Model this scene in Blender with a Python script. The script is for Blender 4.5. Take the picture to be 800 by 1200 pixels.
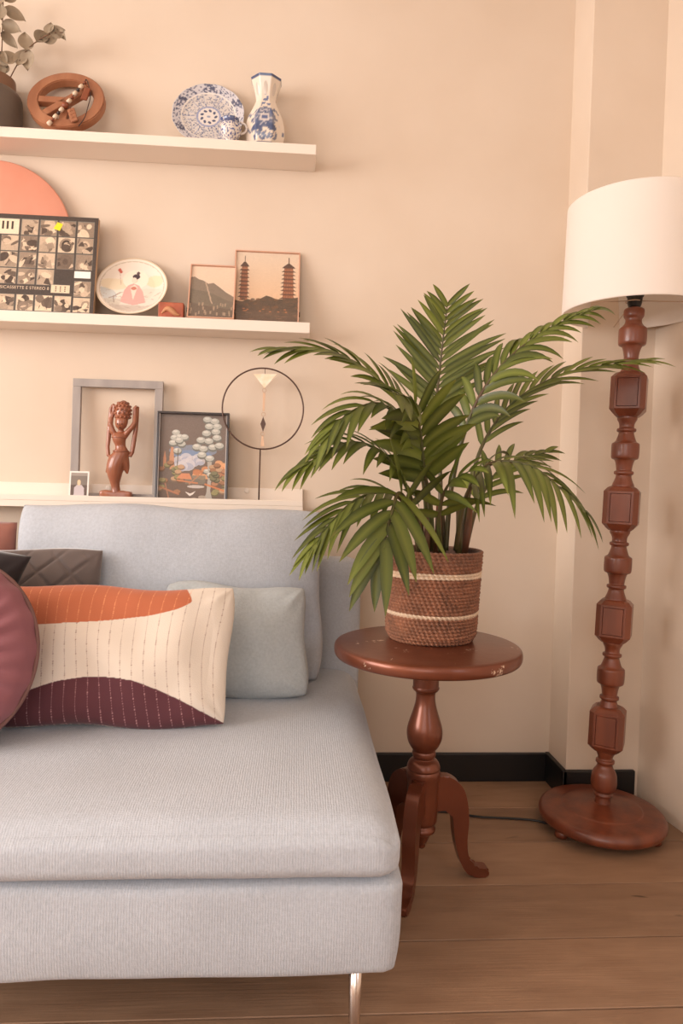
import bpy, bmesh, math, random
import numpy as np
from mathutils import Vector, Matrix, noise

# ------------------------------------------------------------------ clear
for o in list(bpy.data.objects): bpy.data.objects.remove(o, do_unlink=True)
SC = bpy.context.scene
COL = SC.collection
R = math.radians
PI = math.pi

# ------------------------------------------------------------------ camera
FOC = 800.0                      # focal length in pixels of the 800 x 1200 frame
EYE = Vector((0, 0, 1.0))
YAW, PITCH, ROLL = R(3.82), R(-1.99), R(1.44)
fw = Vector((math.sin(YAW)*math.cos(PITCH), math.cos(YAW)*math.cos(PITCH), math.sin(PITCH)))
r0 = Vector((math.cos(YAW), -math.sin(YAW), 0)); u0 = r0.cross(fw)
rt = r0*math.cos(ROLL) + u0*math.sin(ROLL)
up = -r0*math.sin(ROLL) + u0*math.cos(ROLL)
cam = bpy.data.cameras.new('camera'); camo = bpy.data.objects.new('camera', cam); COL.objects.link(camo)
cam.sensor_fit = 'VERTICAL'; cam.sensor_height = 36.0; cam.lens = 36.0*FOC/1200.0
cam.clip_start = 0.02
M = Matrix((rt, up, -fw)).transposed().to_4x4(); M.translation = EYE
camo.matrix_world = M
SC.camera = camo

def ray(px, py): return rt*((px-400)/FOC) - up*((py-600)/FOC) + fw
def atY(px, py, Y):
    d = ray(px, py); return EYE + d*(Y/d.y)
def atZ(px, py, Z):
    d = ray(px, py); return EYE + d*((Z-EYE.z)/d.z)

# ------------------------------------------------------------------ light
SC.view_settings.view_transform = 'Standard'; SC.view_settings.look = 'None'
SC.view_settings.gamma = 1.0; SC.view_settings.use_curve_mapping = False
SC.view_settings.exposure = -0.05
W = bpy.data.worlds.new('world'); SC.world = W; W.use_nodes = True
W.node_tree.nodes['Background'].inputs[0].default_value = (0.75, 0.85, 1.0, 1)
W.node_tree.nodes['Background'].inputs[1].default_value = 0.6

def area(name, loc, target, sx, sy, power, color, shape='RECTANGLE'):
    l = bpy.data.lights.new(name, 'AREA'); l.shape = shape; l.size = sx; l.size_y = sy
    l.energy = power; l.color = color
    o = bpy.data.objects.new(name, l); COL.objects.link(o); o.location = loc
    o.rotation_euler = (Vector(target)-Vector(loc)).to_track_quat('-Z', 'Y').to_euler()
    return o
CEIL = 2.85
# daylight through the windows of the room, all outside the picture
area('window_left_offscreen', (-4.22, -0.3, 1.75), (0, -0.3, 1.5), 3.2, 1.8, 230, (1.0, 0.92, 0.865))
area('window_front_offscreen', (-1.0, -2.62, 1.65), (-1.0, 0, 1.45), 2.2, 1.7, 34, (1.0, 0.93, 0.88))
area('window_right_offscreen', (1.60, -0.9, 1.55), (0.4, -0.75, 1.3), 1.4, 1.4, 16, (0.74, 0.87, 1.0))

# ------------------------------------------------------------------ helpers
def lin(c):
    c = np.asarray(c, float)/255.0
    return np.where(c <= 0.04045, c/12.92, ((c+0.055)/1.055)**2.4)
def L3(r, g, b): return tuple(float(x) for x in lin((r, g, b)))

MATS = {}
def mat(name, color, rough=0.6, metal=0.0, var=0.0, vscale=8.0, bump=0.0, bscale=60.0, sheen=0.0, coat=0.0,
        color2=None, attr=False, spec=None, objrand=0.0, stretch=(1, 1, 1), sub=0.0, trans=0.0):
    if name in MATS: return MATS[name]
    m = bpy.data.materials.new(name); m.use_nodes = True
    nt = m.node_tree; b = nt.nodes['Principled BSDF']
    b.inputs['Base Color'].default_value = (*color, 1); b.inputs['Roughness'].default_value = rough
    b.inputs['Metallic'].default_value = metal
    if sheen: b.inputs['Sheen Weight'].default_value = sheen; b.inputs['Sheen Roughness'].default_value = 0.4
    if coat: b.inputs['Coat Weight'].default_value = coat; b.inputs['Coat Roughness'].default_value = 0.12
    if spec is not None: b.inputs['Specular IOR Level'].default_value = spec
    if trans: b.inputs['Transmission Weight'].default_value = trans
    tc = nt.nodes.new('ShaderNodeTexCoord'); mp = nt.nodes.new('ShaderNodeMapping')
    mp.inputs['Scale'].default_value = stretch
    nt.links.new(tc.outputs['Object'], mp.inputs['Vector'])
    src = None
    if attr:
        a = nt.nodes.new('ShaderNodeAttribute'); a.attribute_name = 'Col'; src = a.outputs['Color']
    if var or color2:
        n = nt.nodes.new('ShaderNodeTexNoise'); n.inputs['Scale'].default_value = vscale; n.inputs['Detail'].default_value = 5
        nt.links.new(mp.outputs['Vector'], n.inputs['Vector'])
        rmp = nt.nodes.new('ShaderNodeMapRange'); rmp.inputs[1].default_value = 0.3; rmp.inputs[2].default_value = 0.7
        nt.links.new(n.outputs['Fac'], rmp.inputs[0])
        mx = nt.nodes.new('ShaderNodeMix'); mx.data_type = 'RGBA'
        nt.links.new(rmp.outputs[0], mx.inputs[0])
        c2 = color2 if color2 else tuple(x*(1-var) for x in color)
        if src is not None:
            mx.blend_type = 'MULTIPLY'; nt.links.new(src, mx.inputs[6]); mx.inputs[7].default_value = (1-var,)*3+(1,)
        else:
            mx.inputs[6].default_value = (*color, 1); mx.inputs[7].default_value = (*c2, 1)
        src = mx.outputs[2]
    if objrand:
        oi = nt.nodes.new('ShaderNodeObjectInfo'); hs = nt.nodes.new('ShaderNodeHueSaturation')
        mr = nt.nodes.new('ShaderNodeMapRange'); mr.inputs[3].default_value = 1-objrand; mr.inputs[4].default_value = 1+objrand
        nt.links.new(oi.outputs['Random'], mr.inputs[0]); nt.links.new(mr.outputs[0], hs.inputs['Value'])
        if src is None: hs.inputs['Color'].default_value = (*color, 1)
        else: nt.links.new(src, hs.inputs['Color'])
        src = hs.outputs['Color']
    if src is not None: nt.links.new(src, b.inputs['Base Color'])
    if bump:
        n2 = nt.nodes.new('ShaderNodeTexNoise'); n2.inputs['Scale'].default_value = bscale; n2.inputs['Detail'].default_value = 4
        nt.links.new(mp.outputs['Vector'], n2.inputs['Vector'])
        bp = nt.nodes.new('ShaderNodeBump'); bp.inputs['Strength'].default_value = bump; bp.inputs['Distance'].default_value = 0.01
        nt.links.new(n2.outputs['Fac'], bp.inputs['Height']); nt.links.new(bp.outputs['Normal'], b.inputs['Normal'])
    MATS[name] = m
    return m

def fabric(name, color, strength=0.35, sheen=0.2, weave=0.0):
    """slubby woven cloth: long thread noise both ways plus a fine grain"""
    if name in MATS: return MATS[name]
    m = mat(name, color, 0.9, sheen=sheen, spec=0.15)
    nt = m.node_tree; b = nt.nodes['Principled BSDF']
    tc = nt.nodes.new('ShaderNodeTexCoord'); outs = []
    for sc, st, det in ((1.0, (480, 60, 60), 2), (1.0, (80, 420, 420), 2), (1.0, (620, 620, 620), 1), (1.0, (7, 7, 7), 2)):
        mp = nt.nodes.new('ShaderNodeMapping'); mp.inputs['Scale'].default_value = st; nt.links.new(tc.outputs['Object'], mp.inputs['Vector'])
        n = nt.nodes.new('ShaderNodeTexNoise'); n.inputs['Scale'].default_value = sc; n.inputs['Detail'].default_value = det
        nt.links.new(mp.outputs['Vector'], n.inputs['Vector']); outs.append(n.outputs['Fac'])
    def add(a, c, w):
        q = nt.nodes.new('ShaderNodeMath'); q.operation = 'MULTIPLY_ADD'; nt.links.new(c, q.inputs[0]); q.inputs[1].default_value = w; nt.links.new(a, q.inputs[2]); return q.outputs[0]
    h = add(add(outs[0], outs[1], .8), outs[2], .9)
    if weave:
        ws = []
        for ax in ('X',):
            w = nt.nodes.new('ShaderNodeTexWave'); w.bands_direction = ax; w.inputs['Scale'].default_value = weave*(1.0 if ax == 'X' else .8)
            w.inputs['Distortion'].default_value = 1.6; w.inputs['Detail'].default_value = 1.0; w.inputs['Detail Scale'].default_value = 1.5
            nt.links.new(tc.outputs['Object'], w.inputs['Vector']); ws.append(w.outputs['Fac'])
        h = add(h, ws[0], .42)
        h2 = nt.nodes.new('ShaderNodeMath'); h2.operation = 'SUBTRACT'; nt.links.new(h, h2.inputs[0]); h2.inputs[1].default_value = .21; h = h2.outputs[0]
    bp = nt.nodes.new('ShaderNodeBump'); bp.inputs['Strength'].default_value = strength; bp.inputs['Distance'].default_value = 0.0025
    nt.links.new(h, bp.inputs['Height']); nt.links.new(bp.outputs['Normal'], b.inputs['Normal'])
    yn = nt.nodes.new('ShaderNodeTexNoise'); yn.inputs['Scale'].default_value = 150; yn.inputs['Detail'].default_value = 3   # yarn colour, independent of the relief
    nt.links.new(tc.outputs['Object'], yn.inputs['Vector'])
    t = add(yn.outputs['Fac'], outs[3], .5)
    mr = nt.nodes.new('ShaderNodeMapRange'); mr.inputs[1].default_value = .45; mr.inputs[2].default_value = 1.05
    nt.links.new(t, mr.inputs[0])
    mx = nt.nodes.new('ShaderNodeMix'); mx.data_type = 'RGBA'; nt.links.new(mr.outputs[0], mx.inputs[0])
    mx.inputs[6].default_value = (*[x*0.88 for x in color], 1); mx.inputs[7].default_value = (*[min(1, x*1.08) for x in color], 1)
    nt.links.new(mx.outputs[2], b.inputs['Base Color'])
    return m

def mesh(name, V, F, m, parent=None, smooth=True, cols=None, loc=None, rot=None):
    me = bpy.data.meshes.new(name)
    me.from_pydata([tuple(map(float, v)) for v in V], [], [tuple(map(int, f)) for f in F])
    if smooth: me.polygons.foreach_set('use_smooth', [True]*len(me.polygons))
    if cols is not None:
        at = me.color_attributes.new('Col', 'FLOAT_COLOR', 'POINT')
        c = np.ones((len(V), 4), np.float32); c[:, :3] = cols
        at.data.foreach_set('color', c.ravel())
    if m: me.materials.append(m)
    o = bpy.data.objects.new(name, me); COL.objects.link(o)
    if parent: o.parent = parent
    if loc is not None: o.location = loc
    if rot is not None: o.rotation_euler = rot
    me.update()
    return o
def bmo(name, bm, m, parent=None, smooth=False, loc=None, rot=None, angle=None):
    bmesh.ops.recalc_face_normals(bm, faces=bm.faces)
    me = bpy.data.meshes.new(name); bm.to_mesh(me); bm.free()
    if smooth: me.polygons.foreach_set('use_smooth', [True]*len(me.polygons))
    if angle is not None: me.set_sharp_from_angle(angle=angle)
    if m: me.materials.append(m)
    o = bpy.data.objects.new(name, me); COL.objects.link(o)
    if parent: o.parent = parent
    if loc is not None: o.location = loc
    if rot is not None: o.rotation_euler = rot
    return o
def tag(o, label=None, cat=None, group=None, kind=None):
    if label: o['label'] = label
    if cat: o['category'] = cat
    if group: o['group'] = group
    if kind: o['kind'] = kind
    return o
def thing(name, loc, label, cat, group=None, rot=(0, 0, 0)):
    o = bpy.data.objects.new(name, None); o.empty_display_size = 0.05; COL.objects.link(o)
    o.location = loc; o.rotation_euler = rot
    return tag(o, label, cat, group)
def bx(bm, x0, x1, y0, y1, z0, z1, bevel=0.0, seg=2, M=None):
    g = bmesh.ops.create_cube(bm, size=1.0); vs = g['verts']
    for v in vs:
        v.co = Vector((x0+(v.co.x+.5)*(x1-x0), y0+(v.co.y+.5)*(y1-y0), z0+(v.co.z+.5)*(z1-z0)))
    if bevel:
        es = list({e for v in vs for e in v.link_edges})
        r = bmesh.ops.bevel(bm, geom=es, offset=bevel, segments=seg, affect='EDGES', profile=0.5)
        vs = list({v for f in r['faces'] for v in f.verts} | {v for v in vs if v.is_valid})
    if M is not None:
        for v in vs: v.co = M @ v.co
    return vs
def box(name, x0, x1, y0, y1, z0, z1, m, parent=None, bevel=0.0, seg=2, loc=None, rot=None, smooth=False):
    bm = bmesh.new(); bx(bm, x0, x1, y0, y1, z0, z1, bevel, seg)
    return bmo(name, bm, m, parent, smooth=smooth, loc=loc, rot=rot, angle=R(40) if smooth else None)
def lathe(prof, n=48, sx=1.0, sy=1.0, cap=True, off=None):
    """prof: list of (r, z) bottom to top; off(z)->(dx,dy)"""
    V, F = [], []
    for (r, z) in prof:
        dx, dy = off(z) if off else (0, 0)
        for k in range(n):
            a = 2*PI*k/n; V.append((r*math.cos(a)*sx+dx, r*math.sin(a)*sy+dy, z))
    m = len(prof)
    for i in range(m-1):
        for k in range(n):
            F.append((i*n+k, i*n+(k+1) % n, (i+1)*n+(k+1) % n, (i+1)*n+k))
    if cap:
        F.append(tuple(range(n-1, -1, -1))); F.append(tuple((m-1)*n+k for k in range(n)))
    return V, F
def smooth_prof(pts, n=6):
    """Catmull-Rom through the profile points"""
    out = []
    P = [pts[0]]+list(pts)+[pts[-1]]
    for i in range(1, len(P)-2):
        for k in range(n):
            t = k/n; p0, p1, p2, p3 = P[i-1], P[i], P[i+1], P[i+2]
            q = []
            for a in range(len(p1)):
                q.append(0.5*((2*p1[a])+(-p0[a]+p2[a])*t+(2*p0[a]-5*p1[a]+4*p2[a]-p3[a])*t*t+(-p0[a]+3*p1[a]-3*p2[a]+p3[a])*t**3))
            out.append(tuple(q))
    out.append(tuple(pts[-1]))
    return out
def tube(path, rad, n=8, cap=True, flat=None):
    """path list of Vector, rad float or list"""
    V, F = [], []
    P = [Vector(p) for p in path]; m = len(P)
    if not hasattr(rad, '__len__'): rad = [rad]*m
    ref = None
    for i in range(m):
        t = (P[min(i+1, m-1)]-P[max(i-1, 0)]).normalized()
        if ref is None:
            ref = Vector((0, 0, 1)) if abs(t.z) < 0.9 else Vector((1, 0, 0))
        s = t.cross(ref).normalized(); b = s.cross(t).normalized(); ref = b
        for k in range(n):
            a = 2*PI*k/n; V.append(P[i]+s*(math.cos(a)*rad[i])+b*(math.sin(a)*rad[i]*(flat or 1)))
    for i in range(m-1):
        for k in range(n):
            F.append((i*n+k, i*n+(k+1) % n, (i+1)*n+(k+1) % n, (i+1)*n+k))
    if cap: F.append(tuple(range(n-1, -1, -1))); F.append(tuple((m-1)*n+k for k in range(n)))
    return V, F
def torus(Rr, r, n=48, k=8, axis='y'):
    V, F = [], []
    for i in range(n):
        a = 2*PI*i/n
        for j in range(k):
            b = 2*PI*j/k; q = Rr+r*math.cos(b)
            if axis == 'y': V.append((q*math.cos(a), r*math.sin(b), q*math.sin(a)))
            else: V.append((q*math.cos(a), q*math.sin(a), r*math.sin(b)))
    for i in range(n):
        for j in range(k): F.append((i*k+j, i*k+(j+1) % k, ((i+1) % n)*k+(j+1) % k, ((i+1) % n)*k+j))
    return V, F
def join(*parts):
    V, F = [], []
    for v, f in parts:
        o = len(V); V += list(v); F += [tuple(i+o for i in q) for q in f]
    return V, F
def softbox(sx, sy, sz, rad, n=24, bulge=(0, 0, 0), namp=0.0, nscale=4.0, seed=0, post=None):
    """rounded box centred on the origin with pillowed faces and gentle unevenness"""
    bm = bmesh.new(); bmesh.ops.create_cube(bm, size=2.0)
    bmesh.ops.subdivide_edges(bm, edges=bm.edges[:], cuts=n, use_grid_fill=True)
    h = Vector((sx/2, sy/2, sz/2))
    for v in bm.verts:
        u = v.co.copy()
        p = Vector((math.copysign(abs(u.x)**0.75, u.x)*h.x, math.copysign(abs(u.y)**0.75, u.y)*h.y, math.copysign(abs(u.z)**0.75, u.z)*h.z))
        c = Vector([max(-h[i]+rad, min(h[i]-rad, p[i])) for i in range(3)])
        d = p-c
        q = c+(d.normalized()*rad if d.length > 1e-9 else d)
        un = [p[i]/h[i] for i in range(3)]
        for i in range(3):
            j, k = (i+1) % 3, (i+2) % 3
            q[i] += math.copysign(bulge[i]*(1-un[j]**2)*(1-un[k]**2)*min(1, abs(un[i]))**3, un[i])
        if namp:
            nn = noise.noise_vector(q*nscale+Vector((seed*7.1, 3.3, seed)))
            q += nn*namp
        if post: q = post(q, un)
        v.co = q
    return bm

# ---- little painter for flat prints: colours computed point by point
class Canvas:
    def __init__(s, w, h, nx, ny, col):
        s.w, s.h = w, h
        s.x, s.y = np.meshgrid(np.linspace(0, w, nx), np.linspace(0, h, ny))
        s.a = np.ones((ny, nx, 3))*np.asarray(col, float)
    def put(s, m, col, al=1.0):
        m = m.astype(float)[..., None]*al
        s.a = s.a*(1-m)+np.asarray(col, float)*m
    def rect(s, x0, x1, y0, y1, col, al=1): s.put((s.x >= x0) & (s.x <= x1) & (s.y >= y0) & (s.y <= y1), col, al)
    def ell(s, cx, cy, rx, ry, col, al=1, rot=0, clip=None):
        c, q = math.cos(rot), math.sin(rot); dx, dy = s.x-cx, s.y-cy
        m = ((dx*c+dy*q)/rx)**2+((-dx*q+dy*c)/ry)**2 <= 1
        if clip is not None: m &= clip
        s.put(m, col, al)
    def poly(s, pts, col, al=1, clip=None):
        m = np.zeros(s.x.shape, bool); n = len(pts)
        for i in range(n):
            (x1, y1), (x2, y2) = pts[i], pts[(i+1) % n]
            if y1 == y2: continue
            c = ((y1 > s.y) != (y2 > s.y)) & (s.x < (x2-x1)*(s.y-y1)/(y2-y1)+x1); m ^= c
        if clip is not None: m &= clip
        s.put(m, col, al)
    def line(s, x1, y1, x2, y2, w, col, al=1):
        d = math.hypot(x2-x1, y2-y1) or 1e-9
        t = np.clip(((s.x-x1)*(x2-x1)+(s.y-y1)*(y2-y1))/d**2, 0, 1)
        s.put((s.x-x1-t*(x2-x1))**2+(s.y-y1-t*(y2-y1))**2 <= (w/2)**2, col, al)
    def grad(s, y0, y1, c0, c1):
        t = np.clip((s.y-y0)/(y1-y0), 0, 1)[..., None]; m = ((s.y >= y0) & (s.y <= y1))[..., None]
        s.a = np.where(m, np.asarray(c0, float)*(1-t)+np.asarray(c1, float)*t, s.a)
    def grain(s, amp, seed=0):
        rng = np.random.default_rng(seed); s.a = np.clip(s.a+rng.normal(0, amp, s.x.shape)[..., None], 0, 255)
    def sample(s, X, Y):
        ny, nx = s.x.shape
        i = np.clip(np.round(np.asarray(Y)/s.h*(ny-1)).astype(int), 0, ny-1); j = np.clip(np.round(np.asarray(X)/s.w*(nx-1)).astype(int), 0, nx-1)
        return lin(s.a[i, j])
    def sheet(s, name, m, parent, y=0.0, x0=0.0, z0=0.0):
        """the print as a flat grid facing -y in its parent's frame"""
        ny, nx = s.x.shape
        V = np.stack([s.x.ravel()+x0, np.full(s.x.size, y), s.y.ravel()+z0], 1)
        idx = np.arange(ny*nx).reshape(ny, nx)
        F = np.stack([idx[:-1, :-1].ravel(), idx[:-1, 1:].ravel(), idx[1:, 1:].ravel(), idx[1:, :-1].ravel()], 1)
        return mesh(name, V, F, m, parent, smooth=False, cols=lin(s.a.reshape(-1, 3)))
PRINT = mat('printed_paper', (.8, .8, .8), 0.45, attr=True)
GLAZE = mat('glazed_ceramic', (.8, .8, .8), 0.18, attr=True, coat=0.3)

# ------------------------------------------------------------------ the room
WY = 2.30                         # plane of the wall that carries the shelves
m_wall = mat('wall_plaster', L3(224, 207, 189), 0.85, color2=L3(217, 198, 178), vscale=2.2, bump=0.06, bscale=14)
m_ceil = mat('ceiling_paint', L3(238, 230, 220), 0.9, var=0.03)
m_black = mat('black_skirting_paint', (.010, .009, .009), 0.42, var=0.2, bump=0.03)
m_white = mat('white_shelf_paint', L3(240, 226, 212), 0.5, var=0.03, vscale=5, bump=0.02, bscale=30)

def struct(o): o['kind'] = 'structure'; return o
XL, YF = -4.2, -2.6
SPL = 0.13
def xr(y): return 1.143+SPL*(2.15-y)       # the right-hand wall splays outwards from the pier
struct(box('wall_back', XL-.1, .9, WY, WY+.12, -.02, CEIL, m_wall))
# pier in the corner
struct(box('wall_pier', .9, 1.30, 2.15, WY+.12, -.02, CEIL, m_wall, bevel=.003))
struct(box('wall_left', XL-.1, XL, 1.35, WY, -.02, CEIL, m_wall))
struct(box('wall_left_front', XL-.1, XL, YF, -1.95, -.02, CEIL, m_wall))
struct(box('wall_left_sill', XL-.1, XL, -1.95, 1.35, -.02, .85, m_wall))
struct(box('wall_left_head', XL-.1, XL, -1.95, 1.35, 2.65, CEIL, m_wall))
def prism(name, pts, z0, z1, m):
    n = len(pts); V = [(x, y, z0) for x, y in pts]+[(x, y, z1) for x, y in pts]
    F = [tuple(range(n-1, -1, -1)), tuple(range(n, 2*n))]+[(i, (i+1) % n, n+(i+1) % n, n+i) for i in range(n)]
    return struct(mesh(name, V, F, m, smooth=False))
def rw(name, y0, y1, z0, z1): return prism(name, [(xr(y0), y0), (xr(y0)+.12, y0), (xr(y1)+.12, y1), (xr(y1), y1)], z0, z1, m_wall)
rw('wall_right', -.15, 2.15, -.02, CEIL)
rw('wall_right_front', YF, -1.65, -.02, CEIL)
rw('wall_right_sill', -1.65, -.15, -.02, .8)
rw('wall_right_head', -1.65, -.15, 2.3, CEIL)
struct(box('wall_front_sill', XL-.1, 2.0, YF-.12, YF, -.02, .8, m_wall))
struct(box('wall_front_head', XL-.1, 2.0, YF-.12, YF, 2.5, CEIL, m_wall))
struct(box('wall_front_side', .1, 2.0, YF-.12, YF, .8, 2.5, m_wall))
struct(box('wall_front_corner', XL-.1, -2.1, YF-.12, YF, .8, 2.5, m_wall))
struct(box('ceiling', XL-.1, 2.0, YF-.12, WY+.12, CEIL, CEIL+.1, m_ceil))
def window_frame(name, x0, x1, y, z0, z1):
    bm = bmesh.new()
    for a, b in ((x0, x0+.05), (x1-.05, x1), ((x0+x1)/2-.025, (x0+x1)/2+.025)): bx(bm, a, b, y-.03, y+.02, z0, z1)
    for a, b in ((z0, z0+.05), (z1-.05, z1)): bx(bm, x0, x1, y-.03, y+.02, a, b)
    return struct(bmo(name, bm, m_white))
window_frame('window_1', -2.1, .1, YF-.06, .8, 2.5)
bm = bmesh.new()
for y0, y1, z0, z1 in ((-1.65, -1.6, .8, 2.3), (-.2, -.15, .8, 2.3), (-1.65, -.15, .8, .85), (-1.65, -.15, 2.25, 2.3)):
    bx(bm, xr((y0+y1)/2)+.04, xr((y0+y1)/2)+.09, y0, y1, z0, z1)
struct(bmo('window_2', bm, m_white))
bm = bmesh.new()
for y0, y1, z0, z1 in ((-1.95, -1.9, .85, 2.65), (1.3, 1.35, .85, 2.65), (-1.95, 1.35, .85, .9), (-1.95, 1.35, 2.6, 2.65)): bx(bm, XL-.08, XL-.03, y0, y1, z0, z1)
struct(bmo('window_3', bm, m_white))

# floor of wide oak planks running along the shelf wall
def floor_mat():
    m = bpy.data.materials.new('oak_planks'); m.use_nodes = True; nt = m.node_tree; b = nt.nodes['Principled BSDF']
    b.inputs['Roughness'].default_value = .55
    tc = nt.nodes.new('ShaderNodeTexCoord'); oi = nt.nodes.new('ShaderNodeObjectInfo')
    ad = nt.nodes.new('ShaderNodeVectorMath'); ad.operation = 'ADD'
    sc = nt.nodes.new('ShaderNodeVectorMath'); sc.operation = 'SCALE'; sc.inputs[3].default_value = 37.0
    cb = nt.nodes.new('ShaderNodeCombineXYZ'); nt.links.new(oi.outputs['Random'], cb.inputs[0]); nt.links.new(oi.outputs['Random'], cb.inputs[1])
    nt.links.new(cb.outputs[0], sc.inputs[0]); nt.links.new(tc.outputs['Object'], ad.inputs[0]); nt.links.new(sc.outputs[0], ad.inputs[1])
    def nz(scale, st, det=5, dist=0.0):
        mp = nt.nodes.new('ShaderNodeMapping'); mp.inputs['Scale'].default_value = st; nt.links.new(ad.outputs[0], mp.inputs['Vector'])
        n = nt.nodes.new('ShaderNodeTexNoise'); n.inputs['Scale'].default_value = scale; n.inputs['Detail'].default_value = det
        n.inputs['Distortion'].default_value = dist; nt.links.new(mp.outputs[0], n.inputs['Vector']); return n
    g = nz(11, (.5, 2.2, 1), 7, .4); c = nz(3.2, (.5, 1, 1), 3); k = nz(6, (.45, 2.0, 1), 2, 1.5); fine = nz(60, (.12, 3.0, 1), 4)
    rp = nt.nodes.new('ShaderNodeValToRGB'); e = rp.color_ramp.elements
    e[0].position = .3; e[0].color = (*L3(146, 113, 88), 1); e[1].position = .72; e[1].color = (*L3(166, 132, 105), 1)
    nt.links.new(g.outputs['Fac'], rp.inputs[0])
    m1 = nt.nodes.new('ShaderNodeMix'); m1.data_type = 'RGBA'; m1.blend_type = 'MULTIPLY'; m1.inputs[0].default_value = .7
    r2 = nt.nodes.new('ShaderNodeMapRange'); r2.inputs[1].default_value = .3; r2.inputs[2].default_value = .7; r2.inputs[3].default_value = .72; r2.inputs[4].default_value = 1.08
    nt.links.new(c.outputs['Fac'], r2.inputs[0]); nt.links.new(rp.outputs[0], m1.inputs[6]); nt.links.new(r2.outputs[0], m1.inputs[7])
    # dark cracks and knots
    r3 = nt.nodes.new('ShaderNodeValToRGB'); e = r3.color_ramp.elements
    e[0].position = .24; e[0].color = (.12, .09, .07, 1); e[1].position = .29; e[1].color = (1, 1, 1, 1)
    nt.links.new(k.outputs['Fac'], r3.inputs[0])
    m2 = nt.nodes.new('ShaderNodeMix'); m2.data_type = 'RGBA'; m2.blend_type = 'MULTIPLY'; m2.inputs[0].default_value = .75
    nt.links.new(m1.outputs[2], m2.inputs[6]); nt.links.new(r3.outputs[0], m2.inputs[7])
    hs = nt.nodes.new('ShaderNodeHueSaturation'); mr = nt.nodes.new('ShaderNodeMapRange'); mr.inputs[3].default_value = .86; mr.inputs[4].default_value = 1.1
    nt.links.new(oi.outputs['Random'], mr.inputs[0]); nt.links.new(mr.outputs[0], hs.inputs['Value']); nt.links.new(m2.outputs[2], hs.inputs['Color'])
    nt.links.new(hs.outputs[0], b.inputs['Base Color'])
    bp = nt.nodes.new('ShaderNodeBump'); bp.inputs['Strength'].default_value = .25; bp.inputs['Distance'].default_value = .003
    nt.links.new(fine.outputs['Fac'], bp.inputs['Height']); nt.links.new(bp.outputs[0], b.inputs['Normal'])
    return m
m_oak = floor_mat()
m_sub = mat('dark_subfloor', (.02, .012, .008), .9, var=.2)
floor = struct(box('floor', XL-.1, 1.9, YF, WY+.02, -.05, -.012, m_sub))
rng = random.Random(4)
PWID = 0.2085
yj = WY-.02
row = 0
edges = [2.30]
y = 2.092
while y > YF: edges.append(y); y -= PWID
edges.append(YF)
for i in range(len(edges)-1):
    y1, y0 = edges[i]-.0018, edges[i+1]+.0018
    xs = [XL]
    x = XL+rng.uniform(.5, 1.9)
    while x < 1.6:
        if not (y1 > .8 and -.7 < x < 1.3): xs.append(x)
        x += rng.uniform(1.5, 2.3)
    xs.append(1.88 if y1 < 2.1 else 1.15)
    for a, b_ in zip(xs[:-1], xs[1:]):
        if b_-a < .1: continue
        o = box('plank', -(b_-a)/2+.0012, (b_-a)/2-.0012, -(y1-y0)/2, (y1-y0)/2, -.012, 0, m_oak, floor, bevel=.0012, seg=1)
        o.location = ((a+b_)/2, (y0+y1)/2, rng.uniform(-.0006, 0))
# black skirting
struct(box('baseboard_back', XL, .885, WY-.016, WY, 0, .098, m_black, bevel=.003))
struct(box('baseboard_pier_side', .885, .9, 2.134, WY, 0, .100, m_black, bevel=.003))
struct(box('baseboard_pier', .885, 1.128, 2.134, 2.15, 0, .100, m_black, bevel=.004))
struct(box('baseboard_left', XL, XL+.016, YF, WY, 0, .098, m_black, bevel=.003))

# ------------------------------------------------------------------ shelves
S1, S2, S3 = 2.074, 1.521, 0.938
sh1 = tag(box('wall_shelf', -1.5, .038, 2.18, WY, S1-.031, S1, m_white, bevel=.002), 'thick white floating shelf carrying the peace sign and blue and white china', 'shelf', 'white wall shelves')
sh2 = tag(box('wall_shelf', -1.5, .031, 2.18, WY, S2-.034, S2, m_white, bevel=.002), 'thick white floating shelf carrying the photo grid box and framed photographs', 'shelf', 'white wall shelves')
led = thing('picture_ledge', (-.74, WY, S3), 'white picture ledge with front lip carrying the carved figure and painting', 'shelf')
box('shelf_board', -.76, .762, -.10, 0, -.020, 0, m_white, led, bevel=.001)
box('front_lip', -.76, .762, -.10, -.087, 0, .018, m_white, led, bevel=.002)
box('back_board', -.76, .762, -.014, 0, 0, .056, m_white, led, bevel=.002)
m_screw = mat('screw_cap_plastic', L3(245, 235, 225), .35, var=.05)
for px in (127, 289, -40):
    p = atY(px, 570+px*.017, 2.286)
    V, F = lathe([(.009, 0), (.009, .002), (.006, .0035)], 20)
    mesh('screw_cap', V, F, m_screw, led, smooth=False, loc=(p.x+.74, -.014, p.z-S3), rot=(PI/2, 0, 0))

# ------------------------------------------------------------------ sofa
m_sofa = fabric('blue_grey_sofa_weave', L3(185, 190, 198), .3)
m_sofaw = fabric('blue_grey_coarse_weave', L3(185, 190, 198), .26, weave=66)
SX0, SX1 = -.76, .198
sofa = thing('sofa', (-.28, 1.7, 0), 'pale blue-grey fabric chaise sofa on thin chrome legs', 'sofa')
def rel(x, y, z): return Vector((x+.28, y-1.7, z))
def base_post(q, un):
    # slip cover hangs in: narrower at the bottom, hem slightly wavy
    if un[2] < 0:
        k = -un[2]; q.y += .006*k*k*max(0, -un[1])**4; q.x -= math.copysign(.010*k*k, un[0])*abs(un[0])**4; q.z += .0016*k*math.sin(q.x*11+q.y*7)
    return q
bm = softbox(SX1+.006-SX0, 1.06, .178, .020, 30, (0.004, .006, 0), .004, 6, 1, base_post)
bmo('base', bm, m_sofaw, sofa, True, rel((SX0+SX1+.006)/2, 1.155+.53, .14+.089))
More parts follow.
